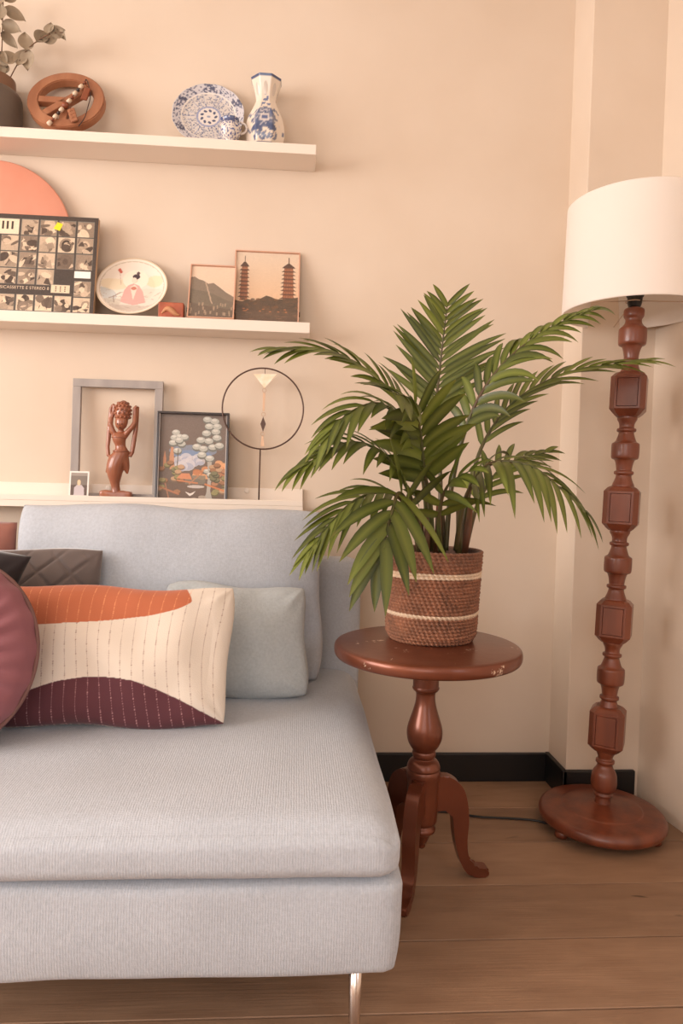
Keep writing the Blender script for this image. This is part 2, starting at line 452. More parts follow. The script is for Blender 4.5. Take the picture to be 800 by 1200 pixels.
def seat_post(q, un):
    # cushion front and sides roll down over the base
    wt = max(0, (un[2]+1)/2)
    k = max(0, -un[1]-.72)/.28; q.z -= .016*k**2*wt
    kx = max(0, un[0]-.80)/.2; q.z -= .020*kx**2*wt
    return q
bm = softbox(SX1-SX0, 1.03, .112, .040, 40, (.002, .008, .008), .0035, 5, 3, seat_post)
bmo('seat_cushion', bm, m_sofaw, sofa, True, rel((SX0+SX1)/2, 1.138+.515, .318+.060))
bm = softbox(SX1+.012-SX0, .115, .64, .03, 16, (0, .008, .004), .004, 5, 5)
bmo('backrest', bm, m_sofa, sofa, True, rel((SX0+SX1+.012)/2, 2.1725, .14+.32))
# neighbouring section of the same sofa
bm = softbox(.95, .95, .178, .020, 14, (0, .006, 0), .004, 6, 7)
bmo('base', bm, m_sofaw, sofa, True, rel(SX0-.478, 1.27+.475, .229))
bm = softbox(.95, .90, .112, .045, 14, (0, .008, .012), .0045, 5, 9)
bmo('seat_cushion', bm, m_sofaw, sofa, True, rel(SX0-.478, 1.26+.45, .37))
bm = softbox(.95, .13, .64, .03, 12, (0, .008, .004), .004, 5, 11)
bmo('backrest', bm, m_sofa, sofa, True, rel(SX0-.478, 2.165, .46))
m_chrome = mat('brushed_chrome', (.72, .66, .62), .22, metal=1.0, bump=.02)
for x, y in ((.128, 1.215), (-.70, 1.215), (.128, 2.12), (-.70, 2.12), (-1.6, 1.33), (-1.6, 2.12)):
    V, F = lathe([(.0085, 0), (.0105, .005), (.0125, .15)], 20)
    mesh('leg', V, F, m_chrome, sofa, True, loc=rel(x, y, 0))

# ------------------------------------------------------------------ cushions
def pillow(w, h, t, nu=60, nv=44, pinch=.07, ex=.42, wr=.006, seed=0, quilt=0, colf=None, corner=.0, wfreq=9):
    """cushion: x across, z up from its lower edge, front faces -y"""
    rnd = random.Random(seed); V, F, C = [], [], []
    for side in (-1, 1):
        for j in range(nv+1):
            v = -1+2*j/nv
            for i in range(nu+1):
                u = -1+2*i/nu
                cr = 1-corner*abs(u*v)**3.5; x = w/2*u*(1-pinch*(1-v*v))*cr; z = h/2*v*(1-pinch*(1-u*u))*cr
                e = max(0, (1-abs(u)**2.7)*(1-abs(v)**2.7))
                y = side*t/2*e**ex*(1-.12*(u*u+v*v))
                nv_ = noise.noise(Vector((x*wfreq+seed*3.7, z*wfreq, side*2.0+seed)))
                nv2 = noise.noise(Vector((x*30+seed, z*30, side+seed*1.3)))
                edge = (abs(u)**6+abs(v)**6)*min(1, e*5)
                cu, cv_ = 1-abs(u), 1-abs(v); ca = math.atan2(cv_*h, cu*w+1e-6)
                fold = math.sin(ca*9+noise.noise(Vector((seed, u*2, v*2)))*3)*math.exp(-((cu*w)**2+(cv_*h)**2)/(.12**2))
                y += side*(wr*nv_*1.3+wr*.35*nv2*edge+wr*.7*fold)*min(1, e*3)
                z += wr*2.0*noise.noise(Vector((x*4.2+seed*2, seed, 1)))*abs(v)**2
                x += wr*2.0*noise.noise(Vector((z*4.2+seed*2, seed, 5)))*abs(u)**2
                if quilt:
                    a1 = abs(((x+z)/quilt) % 1-.5)*2; a2 = abs(((x-z)/quilt) % 1-.5)*2
                    g = min(1-a1, 1-a2); y -= side*.007*math.exp(-(g/.13)**2)*min(1, e*3)
                V.append((x, y, z+h/2))
                if colf is not None: C.append(colf(i/nu, j/nv) if side < 0 else colf(.999, .5))
        o = (0 if side < 0 else (nu+1)*(nv+1))
        for j in range(nv):
            for i in range(nu):
                a = o+j*(nu+1)+i; q = (a, a+1, a+nu+2, a+nu+1)
                F.append(q if side < 0 else q[::-1])
    return V, F, (np.array(C) if colf is not None else None)
def cushion(name, V, F, C, m, loc, lean, rz=0, ry=0, label='', cat='cushion', group=None):
    o = mesh(name, V, F, m, None, True, C)
    me = o.data; b = bmesh.new(); b.from_mesh(me); bmesh.ops.remove_doubles(b, verts=b.verts, dist=.0004); b.to_mesh(me); b.free()
    o.rotation_mode = 'XYZ'; o.rotation_euler = (lean, ry, rz); o.location = loc
    return tag(o, label, cat, group)
SEAT = .428
# large back cushion
V, F, C = pillow(.935, .532, .19, 90, 60, .07, .42, .008, 3, wfreq=5, corner=.075)
cushion('back_cushion', V, F, None, m_sofa, (-.362, 1.972, SEAT-.004), R(-9), 0, R(0.4), 'large pale blue-grey back cushion standing against the sofa backrest')
# small plain cushion
m_plain = fabric('pale_grey_cushion_weave', L3(184, 190, 192), .4)
V, F, C = pillow(.40, .31, .135, 64, 48, .045, .46, .013, 8, corner=.085)
cushion('plain_cushion', V, F, None, m_plain, (-.158, 1.797, SEAT+.001), R(-14), R(2), 0, 'small plain grey lumbar cushion tucked behind the patterned cushion')
# patterned lumbar cushion
cw, chh = .57, .335
cv = Canvas(1, 1, 860, 420, (228, 215, 200))
def curve(pts, x): return np.interp(x, [p[0] for p in pts], [p[1] for p in pts])
xs = np.linspace(0, 1, 60)
top = smooth_prof([(0, .70), (.15, .685), (.4, .69), (.6, .735), (.75, .79), (.82, .85), (.825, .90), (.79, 1.01)], 8)
cv.poly([(0, 1.02)]+[(-.01, .70)]+top, (190, 110, 78))
bot = smooth_prof([(-.01, .02), (.09, .12), (.25, .25), (.4, .31), (.52, .316), (.65, .285), (.8, .19), (.92, .08), (1.0, .01)], 8)
cv.poly([(-.01, -.02)]+bot+[(1.01, -.02)], (96, 56, 62))
k = 0
for xx in np.arange(.02, 1.0, .047):
    bend = .012*np.sin(cv.y*4+xx*3)
    ln = (np.abs(cv.x-xx-bend) < .0016) & ((cv.y*62 % 1) < .5)
    o_ = curve(top[:-8], cv.x) ; b__ = curve(bot, cv.x)
    up_ = (cv.y > o_) & (cv.x < .82); lo_ = cv.y < b__
    cv.put(ln & up_, (236, 168, 120), .75); cv.put(ln & lo_, (206, 160, 160), .75); cv.put(ln & ~up_ & ~lo_, (150, 118, 105), .8)
m_patt = mat('printed_cotton', (.8, .8, .8), .85, attr=True, sheen=.2, bump=.12, bscale=420, spec=.2)
cv_lin = lin(cv.a)
def pc(u, v):
    return (cv_lin[min(419, int(v*420)), min(859, int(u*860))])
V, F, C = pillow(cw, chh, .165, 430, 200, .04, .48, .013, 12, colf=pc, corner=.05)
cushion('patterned_cushion', V, F, C, m_patt, (-.425, 1.565, SEAT+.012), R(-21), 0, R(-.5), 'cream lumbar cushion with orange and plum shapes and stitched lines')
# quilted velvet
m_taupe = mat('taupe_velvet', L3(112, 100, 96), .75, sheen=.8, var=.15, vscale=9, spec=.2)
V, F, C = pillow(.40, .40, .12, 90, 90, .04, .46, .008, 21, quilt=.085, corner=.02)
cushion('quilted_cushion', V, F, None, m_taupe, (-.735, 1.822, SEAT+.002), R(-13), R(3), R(2), 'grey-brown quilted velvet cushion with diamond stitching')
m_char = mat('charcoal_velvet', L3(52, 44, 44), .8, sheen=.5, var=.2, spec=.2)
V, F, C = pillow(.40, .40, .11, 48, 48, .07, .48, .010, 25, corner=.02)
cushion('charcoal_cushion', V, F, None, m_char, (-.938, 1.690, SEAT+.045), R(-12), R(-4), R(13), 'dark charcoal velvet cushion with a pointed corner')
m_red = mat('dull_red_cloth', L3(160, 104, 90), .85, sheen=.3, var=.1)
V, F, C = pillow(.46, .45, .13, 40, 40, .03, .45, .006, 27)
cushion('red_cushion', V, F, None, m_red, (-1.038, 2.005, SEAT), R(-5), 0, 0, 'dull red cushion leaning on the sofa backrest beside the large cushion')
# round pleated velvet
m_plum = mat('plum_velvet', L3(140, 88, 94), .8, sheen=.5, var=.12, vscale=10, spec=.25)
V, F = [], []
NR, NT = 26, 160
RR, TT = .205, .15
for side in (-1, 1):
    for i in range(NR+1):
        q = i/NR
        for k in range(NT):
            a = 2*PI*k/NT
            pl = (.5+.5*math.sin(a*26+2.2*noise.noise(Vector((math.cos(a)*2, math.sin(a)*2, q))))) * math.sin(min(1, q*1.05)*PI)**.6
            y = side*(TT/2*max(0, 1-q**3.2)**.5 - .016*pl - .016*math.exp(-(q/.12)**2))
            r = RR*q*(1+.012*math.sin(a*19)*q)
            V.append((r*math.cos(a), y, r*math.sin(a)+RR))
    o = 0 if side < 0 else (NR+1)*NT
    for i in range(NR):
        for k in range(NT):
            q4 = (o+i*NT+k, o+i*NT+(k+1) % NT, o+(i+1)*NT+(k+1) % NT, o+(i+1)*NT+k)
            F.append(q4[::-1] if side < 0 else q4)
pc_ = thing('round_cushion', (-.752, 1.452, SEAT-.002), 'round plum velvet cushion with radiating pleats and piped edge', 'cushion', rot=(R(-14), 0, R(-6)))
mesh('cover', V, F, m_plum, pc_)
m_pip = mat('piping_cord', L3(120, 84, 78), .8, var=.2)
V, F = torus(RR+.001, .0045, 90, 8, 'y'); V = [(x, y, z+RR) for x, y, z in V]; mesh('piping', V, F, m_pip, pc_)

# ------------------------------------------------------------------ pedestal table
m_cop = mat('copper_brown_paint', L3(122, 66, 43), .33, metal=.45, color2=L3(104, 54, 35), vscale=7, bump=.04, bscale=50, coat=.25)
def worn_mat():
    m = m_cop.copy(); m.name = 'worn_copper_top'; nt = m.node_tree; b = nt.nodes['Principled BSDF']
    src = b.inputs['Base Color'].links[0].from_socket
    tc = nt.nodes.new('ShaderNodeTexCoord'); n = nt.nodes.new('ShaderNodeTexNoise'); n.inputs['Scale'].default_value = 16; n.inputs['Detail'].default_value = 9
    n.inputs['Roughness'].default_value = .7
    nt.links.new(tc.outputs['Object'], n.inputs['Vector'])
    g = nt.nodes.new('ShaderNodeMapRange'); g.inputs[1].default_value = .635; g.inputs[2].default_value = .655; nt.links.new(n.outputs['Fac'], g.inputs[0])
    mx = nt.nodes.new('ShaderNodeMix'); mx.data_type = 'RGBA'; nt.links.new(g.outputs[0], mx.inputs[0])
    nt.links.new(src, mx.inputs[6]); mx.inputs[7].default_value = (*L3(214, 190, 168), 1); nt.links.new(mx.outputs[2], b.inputs['Base Color'])
    return m
m_worn = worn_mat()
TC = Vector((.342, 1.712, 0))
tb = thing('pedestal_table', TC, 'round copper-brown painted pedestal table with three curved legs', 'table')
V, F = lathe(smooth_prof([(.218, .576), (.232, .579), (.237, .588), (.237, .600), (.233, .608), (.224, .611)], 4), 96)
mesh('table_top', V, F, m_worn, tb)
m_dark = mat('dark_finial_paint', L3(78, 42, 30), .4, metal=.2, var=.2)
K = 1268.0
def zc(y): return (1115-y)/K
pr = [(42, 468), (42, 482), (44, 486), (40, 494), (33, 500), (31, 512), (33, 535), (40, 562), (49, 590), (56, 615), (58, 635), (55, 656), (47, 675), (37, 689),
      (36, 692), (38, 697), (38, 707), (34, 713), (34, 717), (44, 724), (51, 735), (54, 748), (51, 752), (54, 758), (55, 770), (53, 785), (51, 830), (49, 900), (47, 925),
      (38, 930), (38, 936), (44, 945), (43, 956), (30, 964), (26, 972), (20, 990), (14, 1000), (13, 1010), (3, 1018)]
pts = [(a/K, zc(b_)) for a, b_ in pr][::-1]+[(.034, .577)]
V, F = lathe(smooth_prof(pts, 3), 40); mesh('column', V, F, m_cop, tb)
leg_out = [(380, 776), (412, 774), (438, 786), (458, 806), (472, 835), (481, 880), (484, 930), (481, 985), (484, 1030), (494, 1062), (512, 1080), (535, 1085), (549, 1088),
           (551, 1102), (548, 1114), (520, 1115), (496, 1108), (476, 1088), (460, 1055), (448, 1010), (440, 965), (436, 925), (430, 900), (418, 888), (398, 886), (380, 888)]
lo = smooth_prof(leg_out, 3)
for i, ang in enumerate((4, -116, 124)):
    bm = bmesh.new(); th = .0165
    vs = [[bm.verts.new(((x-345)/K*1.10, s*th, max(0, zc(y)))) for x, y in lo] for s in (-1, 1)]
    bm.faces.new(vs[0]); bm.faces.new(vs[1][::-1])
    n = len(lo)
    for k in range(n): bm.faces.new((vs[0][k], vs[1][k], vs[1][(k+1) % n], vs[0][(k+1) % n]))
    es = [e for e in bm.edges if abs(e.verts[0].co.y-e.verts[1].co.y) < 1e-6]
    bmesh.ops.bevel(bm, geom=es, offset=.0035, segments=2, affect='EDGES')
    bmo('leg', bm, m_cop, tb, True, rot=(0, 0, R(ang)), angle=R(50))

# ------------------------------------------------------------------ woven basket
PC = Vector((.362, 1.772, .611))
m_bask = mat('seagrass_rope', (.5, .3, .2), .62, attr=True, sheen=.1, bump=.35, bscale=330)
NTH, ROWS, PER = 380, 27, 6
V, F, C = [], [], []
HB = .236
brng = np.random.default_rng(5)
nzr = ROWS*PER
for j in range(nzr+1):
    f = j/nzr; row = min(ROWS-1, j//PER); ph = (j % PER)/PER
    for k in range(NTH):
        a = 2*PI*k/NTH
        Rb = .1125+.0115*f-.010*max(0, .08-f)/.08
        tw = math.sin(a*62+ph*3.0+row*2.1)
        r = Rb+.0042*abs(math.sin(PI*ph))**.7+.0030*tw+.0015*noise.noise(Vector((a*3, row*.9, 1)))
        V.append((r*math.cos(a), r*math.sin(a), f*HB+.0008*math.sin(a*3+row)))
        nn = noise.noise(Vector((a*14, row*1.7, 4)))*.5+noise.noise(Vector((a*3.0, f*6, 9)))*.5
        c = np.array(L3(142, 94, 68))*(1+.8*nn)
        if row in (8, 20, 19) and not (row == 19 and ph < .3): c = np.array(L3(226, 200, 172))*(1+.2*nn)
        elif row >= ROWS-4: c = c*.9+np.array(L3(96, 76, 66))*.25
        C.append(np.clip(c, .01, 1))
for j in range(nzr):
    for k in range(NTH): F.append((j*NTH+k, j*NTH+(k+1) % NTH, (j+1)*NTH+(k+1) % NTH, (j+1)*NTH+k))
# inner wall and bottom
o = len(V)
for (r, z) in ((.116, HB-.004), (.108, .03)):
    for k in range(NTH):
        a = 2*PI*k/NTH; V.append((r*math.cos(a), r*math.sin(a), z)); C.append(np.array(L3(90, 60, 44)))
for k in range(NTH):
    F.append((nzr*NTH+k, nzr*NTH+(k+1) % NTH, o+(k+1) % NTH, o+k)); F.append((o+k, o+(k+1) % NTH, o+NTH+(k+1) % NTH, o+NTH+k))
F.append(tuple(range(NTH-1, -1, -1)))
bk = mesh('woven_basket', V, F, m_bask, None, True, np.array(C), loc=PC)
tag(bk, 'brown woven rope basket with two cream stripes on the round table', 'basket')

# ------------------------------------------------------------------ palm
m_soil = mat('dark_potting_soil', (.03, .02, .014), .95, var=.4, vscale=60, bump=.8, bscale=80)
def leaf_mat():
    m = bpy.data.materials.new('palm_leaf'); m.use_nodes = True; nt = m.node_tree; b = nt.nodes['Principled BSDF']
    b.inputs['Roughness'].default_value = .36; b.inputs['Specular IOR Level'].default_value = .45
    a = nt.nodes.new('ShaderNodeAttribute'); a.attribute_name = 'Col'
    oi = nt.nodes.new('ShaderNodeObjectInfo'); hs = nt.nodes.new('ShaderNodeHueSaturation')
    mr = nt.nodes.new('ShaderNodeMapRange'); mr.inputs[3].default_value = .75; mr.inputs[4].default_value = 1.25
    nt.links.new(oi.outputs['Random'], mr.inputs[0]); nt.links.new(mr.outputs[0], hs.inputs['Value']); nt.links.new(a.outputs['Color'], hs.inputs['Color'])
    nt.links.new(hs.outputs[0], b.inputs['Base Color'])
    tr = nt.nodes.new('ShaderNodeBsdfTranslucent'); nt.links.new(hs.outputs[0], tr.inputs['Color'])
    mx = nt.nodes.new('ShaderNodeMixShader'); mx.inputs[0].default_value = .18
    nt.links.new(b.outputs[0], mx.inputs[1]); nt.links.new(tr.outputs[0], mx.inputs[2]); nt.links.new(mx.outputs[0], nt.nodes['Material Output'].inputs['Surface'])
    return m
m_leaf = leaf_mat()
m_rach = mat('palm_stalk', L3(70, 84, 38), .45, color2=L3(88, 62, 38), vscale=9)
m_cane = mat('reddish_palm_cane', L3(112, 62, 42), .5, color2=L3(74, 78, 40), vscale=12, stretch=(1, 1, .3))
palm = thing('palm_plant', PC, 'green feather-leaved palm standing in the woven basket', 'plant')
V, F = lathe([(.107, .185), (.106, .208), (.05, .214), (.004, .216)], 32); mesh('soil', V, F, m_soil, palm)
prn = random.Random(11)
FRONDS = [
 # pts(px,py,Y), ts, n0, n1, N, Lmax, Ltip, width, a0, a1, droop
 dict(p=[(513, 645, 1.77), (516, 565, 1.80), (511, 485, 1.82), (517, 415, 1.83), (524, 358, 1.81)], ts=.58, n0=(0, -1, .1), n1=(0, -1, .3), N=16, L=.195, Lt=.08, w=.0165, a=(52, 40), dr=.10),
 dict(p=[(507, 645, 1.76), (504, 592, 1.70), (497, 552, 1.655), (492, 505, 1.62), (482, 470, 1.57), (462, 462, 1.50)], ts=.42, n0=(0, -1, .15), n1=(.1, -.55, .8), N=12, L=.175, Lt=.10, w=.031, a=(52, 40), dr=.22),
 dict(p=[(522, 645, 1.78), (530, 565, 1.77), (552, 485, 1.74), (588, 428, 1.72), (640, 387, 1.70), (692, 364, 1.68)], ts=.42, n0=(-.5, -.6, .6), n1=(-.3, -.5, .8), N=15, L=.165, Lt=.06, w=.022, a=(42, 18), dr=.42),
 dict(p=[(540, 645, 1.80), (548, 585, 1.82), (566, 520, 1.84), (606, 468, 1.85), (668, 436, 1.85), (752, 424, 1.82)], ts=.36, n0=(-.5, -.5, .7), n1=(0, -.5, .85), N=16, L=.155, Lt=.08, w=.017, a=(34, 12), dr=.20),
 dict(p=[(534, 645, 1.76), (545, 585, 1.71), (572, 545, 1.65), (618, 545, 1.58), (656, 572, 1.53), (686, 600, 1.51)], ts=.36, n0=(-.3, -.4, .9), n1=(.4, -.4, .8), N=14, L=.15, Lt=.06, w=.019, a=(62, 22), dr=.55),
 dict(p=[(500, 645, 1.79), (497, 565, 1.81), (480, 492, 1.80), (440, 442, 1.78), (390, 414, 1.74), (330, 410, 1.70)], ts=.50, n0=(.3, -.5, .8), n1=(.05, -.5, .85), N=13, L=.16, Lt=.08, w=.021, a=(34, 12), dr=.26),
 dict(p=[(501, 645, 1.77), (497, 570, 1.71), (480, 505, 1.65), (447, 474, 1.58), (412, 482, 1.53), (388, 505, 1.50)], ts=.46, n0=(.2, -.6, .8), n1=(-.2, -.6, .8), N=10, L=.15, Lt=.08, w=.021, a=(42, 16), dr=.40),
 dict(p=[(496, 645, 1.76), (487, 605, 1.70), (474, 566, 1.64), (447, 530, 1.58), (405, 519, 1.53), (350, 550, 1.49)], ts=.34, n0=(.5, -.4, .8), n1=(-.2, -.4, .85), N=13, L=.145, Lt=.06, w=.019, a=(56, 12), dr=.35),
 dict(p=[(493, 645, 1.74), (482, 603, 1.63), (468, 578, 1.54), (459, 600, 1.47), (452, 628, 1.44), (444, 648, 1.43)], ts=.40, n0=(-.1, -.95, .35), n1=(-.1, -.97, .1), N=9, L=.18, Lt=.11, w=.030, a=(70, 14), dr=.28),
 dict(p=[(491, 645, 1.77), (479, 598, 1.75), (456, 577, 1.71), (420, 584, 1.65), (388, 612, 1.61), (366, 642, 1.58)], ts=.40, n0=(.1, -.5, .85), n1=(-.5, -.6, .6), N=10, L=.145, Lt=.07, w=.017, a=(40, 12), dr=.32),
 dict(p=[(516, 645, 1.73), (514, 605, 1.67), (524, 570, 1.61), (550, 552, 1.56)], ts=.40, n0=(0, -.8, .6), n1=(0, -.6, .8), N=6, L=.15, Lt=.075, w=.022, a=(58, 22), dr=.28),
 dict(p=[(545, 645, 1.81), (562, 585, 1.88), (592, 545, 1.93), (640, 530, 1.97)], ts=.36, n0=(-.3, -.6, .8), n1=(0, -.6, .8), N=9, L=.14, Lt=.06, w=.018, a=(45, 16), dr=.22),
]
def leaflet(base, d, N, L, w, droop, seed, parent):
    n = 8; V, F, C = [], [], []
    g = Vector((0, 0, -1)); rr = random.Random(seed)
    side0 = d.cross(N).normalized()
    tone = rr.random()
    c0 = np.array(L3(50, 61, 24))*(1-tone)+np.array(L3(96, 106, 40))*tone
    cm = np.array(L3(132, 140, 62))
    bend = rr.uniform(-.05, .05)
    pts = []
    for i in range(n+1):
        s = i/n
        pts.append(base+d*(L*(s-.12*droop*s*s))+g*(droop*L*s*s)+side0*(bend*L*s*s))
    for i in range(n+1):
        s = i/n
        t = (pts[min(n, i+1)]-pts[max(0, i-1)]).normalized()
        sd = (side0-t*side0.dot(t)).normalized(); nn = sd.cross(t).normalized()
        if nn.dot(N) < 0: nn = -nn
        ww = w*.5*(min(1, .35+s/.22)*(1-max(0, (s-.45)/.55)**1.9)*.97+.03) if s > 0 else w*.16
        fold = .26
        V += [pts[i]-sd*ww+nn*ww*fold, pts[i], pts[i]+sd*ww+nn*ww*fold]
        tipc = np.array(L3(120, 112, 52)) if s > .93 else c0
        C += [tipc*.95, cm*.55+c0*.45, tipc*1.03]
    for i in range(n):
        a = i*3
        F += [(a, a+1, a+4, a+3), (a+1, a+2, a+5, a+4)]
    return mesh('leaflet', V, F, m_leaf, parent, True, np.array(C))
cnt = 0
for fi, fr in enumerate(FRONDS):
    P = [atY(*q)-PC for q in fr['p']]
    path = [Vector(q) for q in smooth_prof([tuple(v) for v in P], 10)]
    m = len(path)
    rad = [.0062*(1-i/(m-1))+.0012 for i in range(m)]
    V, F = tube(path, rad, 8)
    frond = mesh('frond', V, F, m_rach, palm)
    n0, n1 = Vector(fr['n0']), Vector(fr['n1'])
    # arc length
    cum = [0.0]
    for i in range(1, m): cum.append(cum[-1]+(path[i]-path[i-1]).length)
    def atpath(t):
        s = t*cum[-1]
        for i in range(1, m):
            if cum[i] >= s:
                k = (s-cum[i-1])/max(1e-9, cum[i]-cum[i-1]); return path[i-1].lerp(path[i], k), (path[i]-path[i-1]).normalized()
        return path[-1], (path[-1]-path[-2]).normalized()
    for i in range(fr['N']):
        q = i/(fr['N']-1)
        for side in (-1, 1):
            t = fr['ts']+(1-fr['ts'])*min(1, q*.985+(.012 if side > 0 else 0))
            p, T = atpath(t)
            hint = n0.lerp(n1, q); Nn = (hint-T*hint.dot(T)).normalized()
            S = T.cross(Nn).normalized()*side
            al = R(fr['a'][0]*(1-q)+fr['a'][1]*q+prn.uniform(-3.5, 3.5))
            d = (T*math.cos(al)+S*math.sin(al)+Nn*prn.uniform(.02, .16)).normalized()
            prof = (.86+.14*math.sin(min(1, q*2.2)*PI/2))*(1-max(0, q-.35)/.65) + (fr['Lt']/fr['L'])*max(0, q-.35)/.65
            L = fr['L']*prof*prn.uniform(.9, 1.08)
            leaflet(p, d, Nn, L*1.06, fr['w']*1.15*(.78+.22*(1-q)), fr['dr']*prn.uniform(.7, 1.3), fi*100+i*2+(side > 0), frond)
            cnt += 1
for px, py, Y, tx, ty, r in ((493, 650, 1.76, 492, 596, .008), (500, 650, 1.735, 499, 604, .0085), (511, 650, 1.75, 514, 592, .010), (519, 650, 1.79, 518, 598, .008),
                             (537, 650, 1.76, 537, 590, .009), (543, 650, 1.80, 551, 594, .0105)):
    a, b_ = atY(px, py, Y)-PC, atY(tx, ty, Y)-PC
    V, F = tube([a, a.lerp(b_, .5)+Vector((.002, 0, 0)), b_], [r, r*.92, r*.7], 12); mesh('cane', V, F, m_cane, palm)

# ------------------------------------------------------------------ floor lamp
def wood(name, c1, c2, rough=.38, coat=.3):
    return mat(name, c1, rough, color2=c2, vscale=22, stretch=(1, 1, .12), bump=.05, bscale=90, coat=coat)
m_lampw = wood('red_brown_turned_wood', L3(128, 66, 41), L3(96, 46, 29))
LX, LY = .935, 1.96
lamp = thing('floor_lamp', (LX, LY, 0), 'tall turned red-brown wooden floor lamp with white drum shade', 'lamp')
V, F = lathe(smooth_prof([(.150, .022), (.172, .024), (.181, .034), (.181, .046), (.174, .057), (.160, .062), (.120, .066), (.112, .069), (.100, .071), (.050, .076), (.024, .080)], 4), 80)
mesh('base', V, F, m_lampw, lamp)
for a in (200, 320, 80):
    V, F = lathe([(.016, 0), (.020, .006), (.020, .016), (.014, .024)], 20)
    mesh('bun_foot', V, F, m_lampw, lamp, loc=(.15*math.cos(R(a)), .15*math.sin(R(a)), 0))
LEAN = .026
def zl(py):
    p = atY(742-37*(py-350)/585, py, LY); return p.z
S = 1/397.0
def turned(name, pr, sm=3):
    pts = [(w*S, zl(y)) for y, w in pr][::-1]
    V, F = lathe(smooth_prof(pts, sm), 36); return mesh(name, V, F, m_lampw, lamp, rot=(0, LEAN, 0))
turned('turned_spindle', [(361, 8), (362.5, 10.8), (366, 11.4), (371, 11), (374, 9.2), (378, 9.2), (382, 11.5), (385, 14.8), (388, 15.6), (399, 15.6), (404, 14.8), (406, 11.5), (410, 9.6), (417, 8.2), (422, 8.4), (423, 10.6), (425.5, 10.6), (427, 8.5), (432, 9.8), (438, 12), (441, 12)])
def spindle(y0):  # same turning between two blocks; y0 = lower edge of the block above
    g = [(0-3, 11), (1, 11.2), (4, 11), (9, 8.6), (14, 8.4), (15, 10.5), (18, 10.5), (19.5, 8.4), (25, 9.8), (30, 11.8), (32, 14.6), (34.5, 15.4), (46, 15.4), (50, 14.4), (51.5, 11.4), (56, 9.6), (62, 8.7),
         (64, 8.7), (65, 10.7), (68, 10.7), (69.5, 8.6), (75, 9.8), (81, 12.2), (85, 12.4)]
    return [(y0+a, w) for a, w in g]
turned('turned_spindle', spindle(487.5)); turned('turned_spindle', spindle(620.5)); turned('turned_spindle', [(y, w) for y, w in spindle(750.5)][:-3]+[(823, 9.4), (828, 11), (832, 12)])
turned('turned_spindle', [(876, 11), (881, 10.6), (886, 8.6), (889, 8.6), (890, 10.5), (893, 10.5), (895, 8.6), (899, 9.8), (903, 12.5), (908, 14.2), (917, 14.8), (923, 13.6), (926, 11), (927, 9.4), (929, 10.6), (931, 10.6), (932, 8.4), (936, 8.6), (941, 9.5)])
for y0, y1 in ((437, 488.5), (570, 621.5), (702, 752), (827, 879)):
    z1, z0 = zl(y0), zl(y1); hw = .0485; ch = .014; sh = .020
    oct_ = lambda k: [(k*a, k*b_) for a, b_ in ((hw-ch, -hw), (hw, -hw+ch), (hw, hw-ch), (hw-ch, hw), (-hw+ch, hw), (-hw, hw-ch), (-hw, -hw+ch), (-hw+ch, -hw))]
    bm = bmesh.new(); rings = []
    for k, z in ((.62, z0), (.78, z0+sh*.35), (1, z0+sh), (1, z1-sh*.75), (.80, z1-sh*.2), (.66, z1)):
        rings.append([bm.verts.new((x, y, z)) for x, y in oct_(k)])
    bm.faces.new(rings[0][::-1]); bm.faces.new(rings[-1]); big = []
    for i in range(5):
        for k in range(8):
            f = bm.faces.new((rings[i][k], rings[i][(k+1) % 8], rings[i+1][(k+1) % 8], rings[i+1][k]))
            if i == 2 and k % 2 == 1: big.append(f)
    bmesh.ops.recalc_face_normals(bm, faces=bm.faces)
    for f in big:
        bmesh.ops.inset_individual(bm, faces=[f], thickness=.0085, depth=0)
        bmesh.ops.inset_individual(bm, faces=[f], thickness=.0012, depth=-.0030)
        bmesh.ops.inset_individual(bm, faces=[f], thickness=.0012, depth=.0030)
    o = bmo('carved_block', bm, m_lampw, lamp, False, rot=(0, LEAN, 0))
    o.rotation_mode = 'XYZ'; o.rotation_euler = (Matrix.Rotation(LEAN, 3, 'Y') @ Matrix.Rotation(R(-31), 3, 'Z')).to_euler()
# socket and shade
m_bake = mat('black_bakelite', (.012, .011, .011), .35, var=.2)
V, F = lathe(smooth_prof([(.010, zl(362)), (.016, zl(360)), (.020, zl(355)), (.021, zl(349)), (.024, zl(347)), (.024, zl(343)), (.017, zl(341)), (.017, zl(330))], 3), 28)
mesh('socket', V, F, m_bake, lamp, rot=(0, LEAN, 0))
def shade_mat():
    m = bpy.data.materials.new('white_shade_cloth'); m.use_nodes = True; nt = m.node_tree; b = nt.nodes['Principled BSDF']
    b.inputs['Base Color'].default_value = (*L3(250, 244, 238), 1); b.inputs['Roughness'].default_value = .85; b.inputs['Specular IOR Level'].default_value = .15
    tr = nt.nodes.new('ShaderNodeBsdfTranslucent'); tr.inputs['Color'].default_value = (*L3(252, 240, 226), 1)
    mx = nt.nodes.new('ShaderNodeMixShader'); mx.inputs[0].default_value = .3
    tc = nt.nodes.new('ShaderNodeTexCoord'); n = nt.nodes.new('ShaderNodeTexNoise'); n.inputs['Scale'].default_value = 300; nt.links.new(tc.outputs['Object'], n.inputs['Vector'])
    bp = nt.nodes.new('ShaderNodeBump'); bp.inputs['Strength'].default_value = .08; bp.inputs['Distance'].default_value = .002
    nt.links.new(n.outputs['Fac'], bp.inputs['Height']); nt.links.new(bp.outputs[0], b.inputs['Normal'])
    nt.links.new(b.outputs[0], mx.inputs[1]); nt.links.new(tr.outputs[0], mx.inputs[2]); nt.links.new(mx.outputs[0], nt.nodes['Material Output'].inputs['Surface'])
    return m
m_shade = shade_mat()
ZS0, ZS1 = 1.533, 1.842; RS0, RS1 = .199, .193
sx = math.tan(LEAN)*1.55-.004
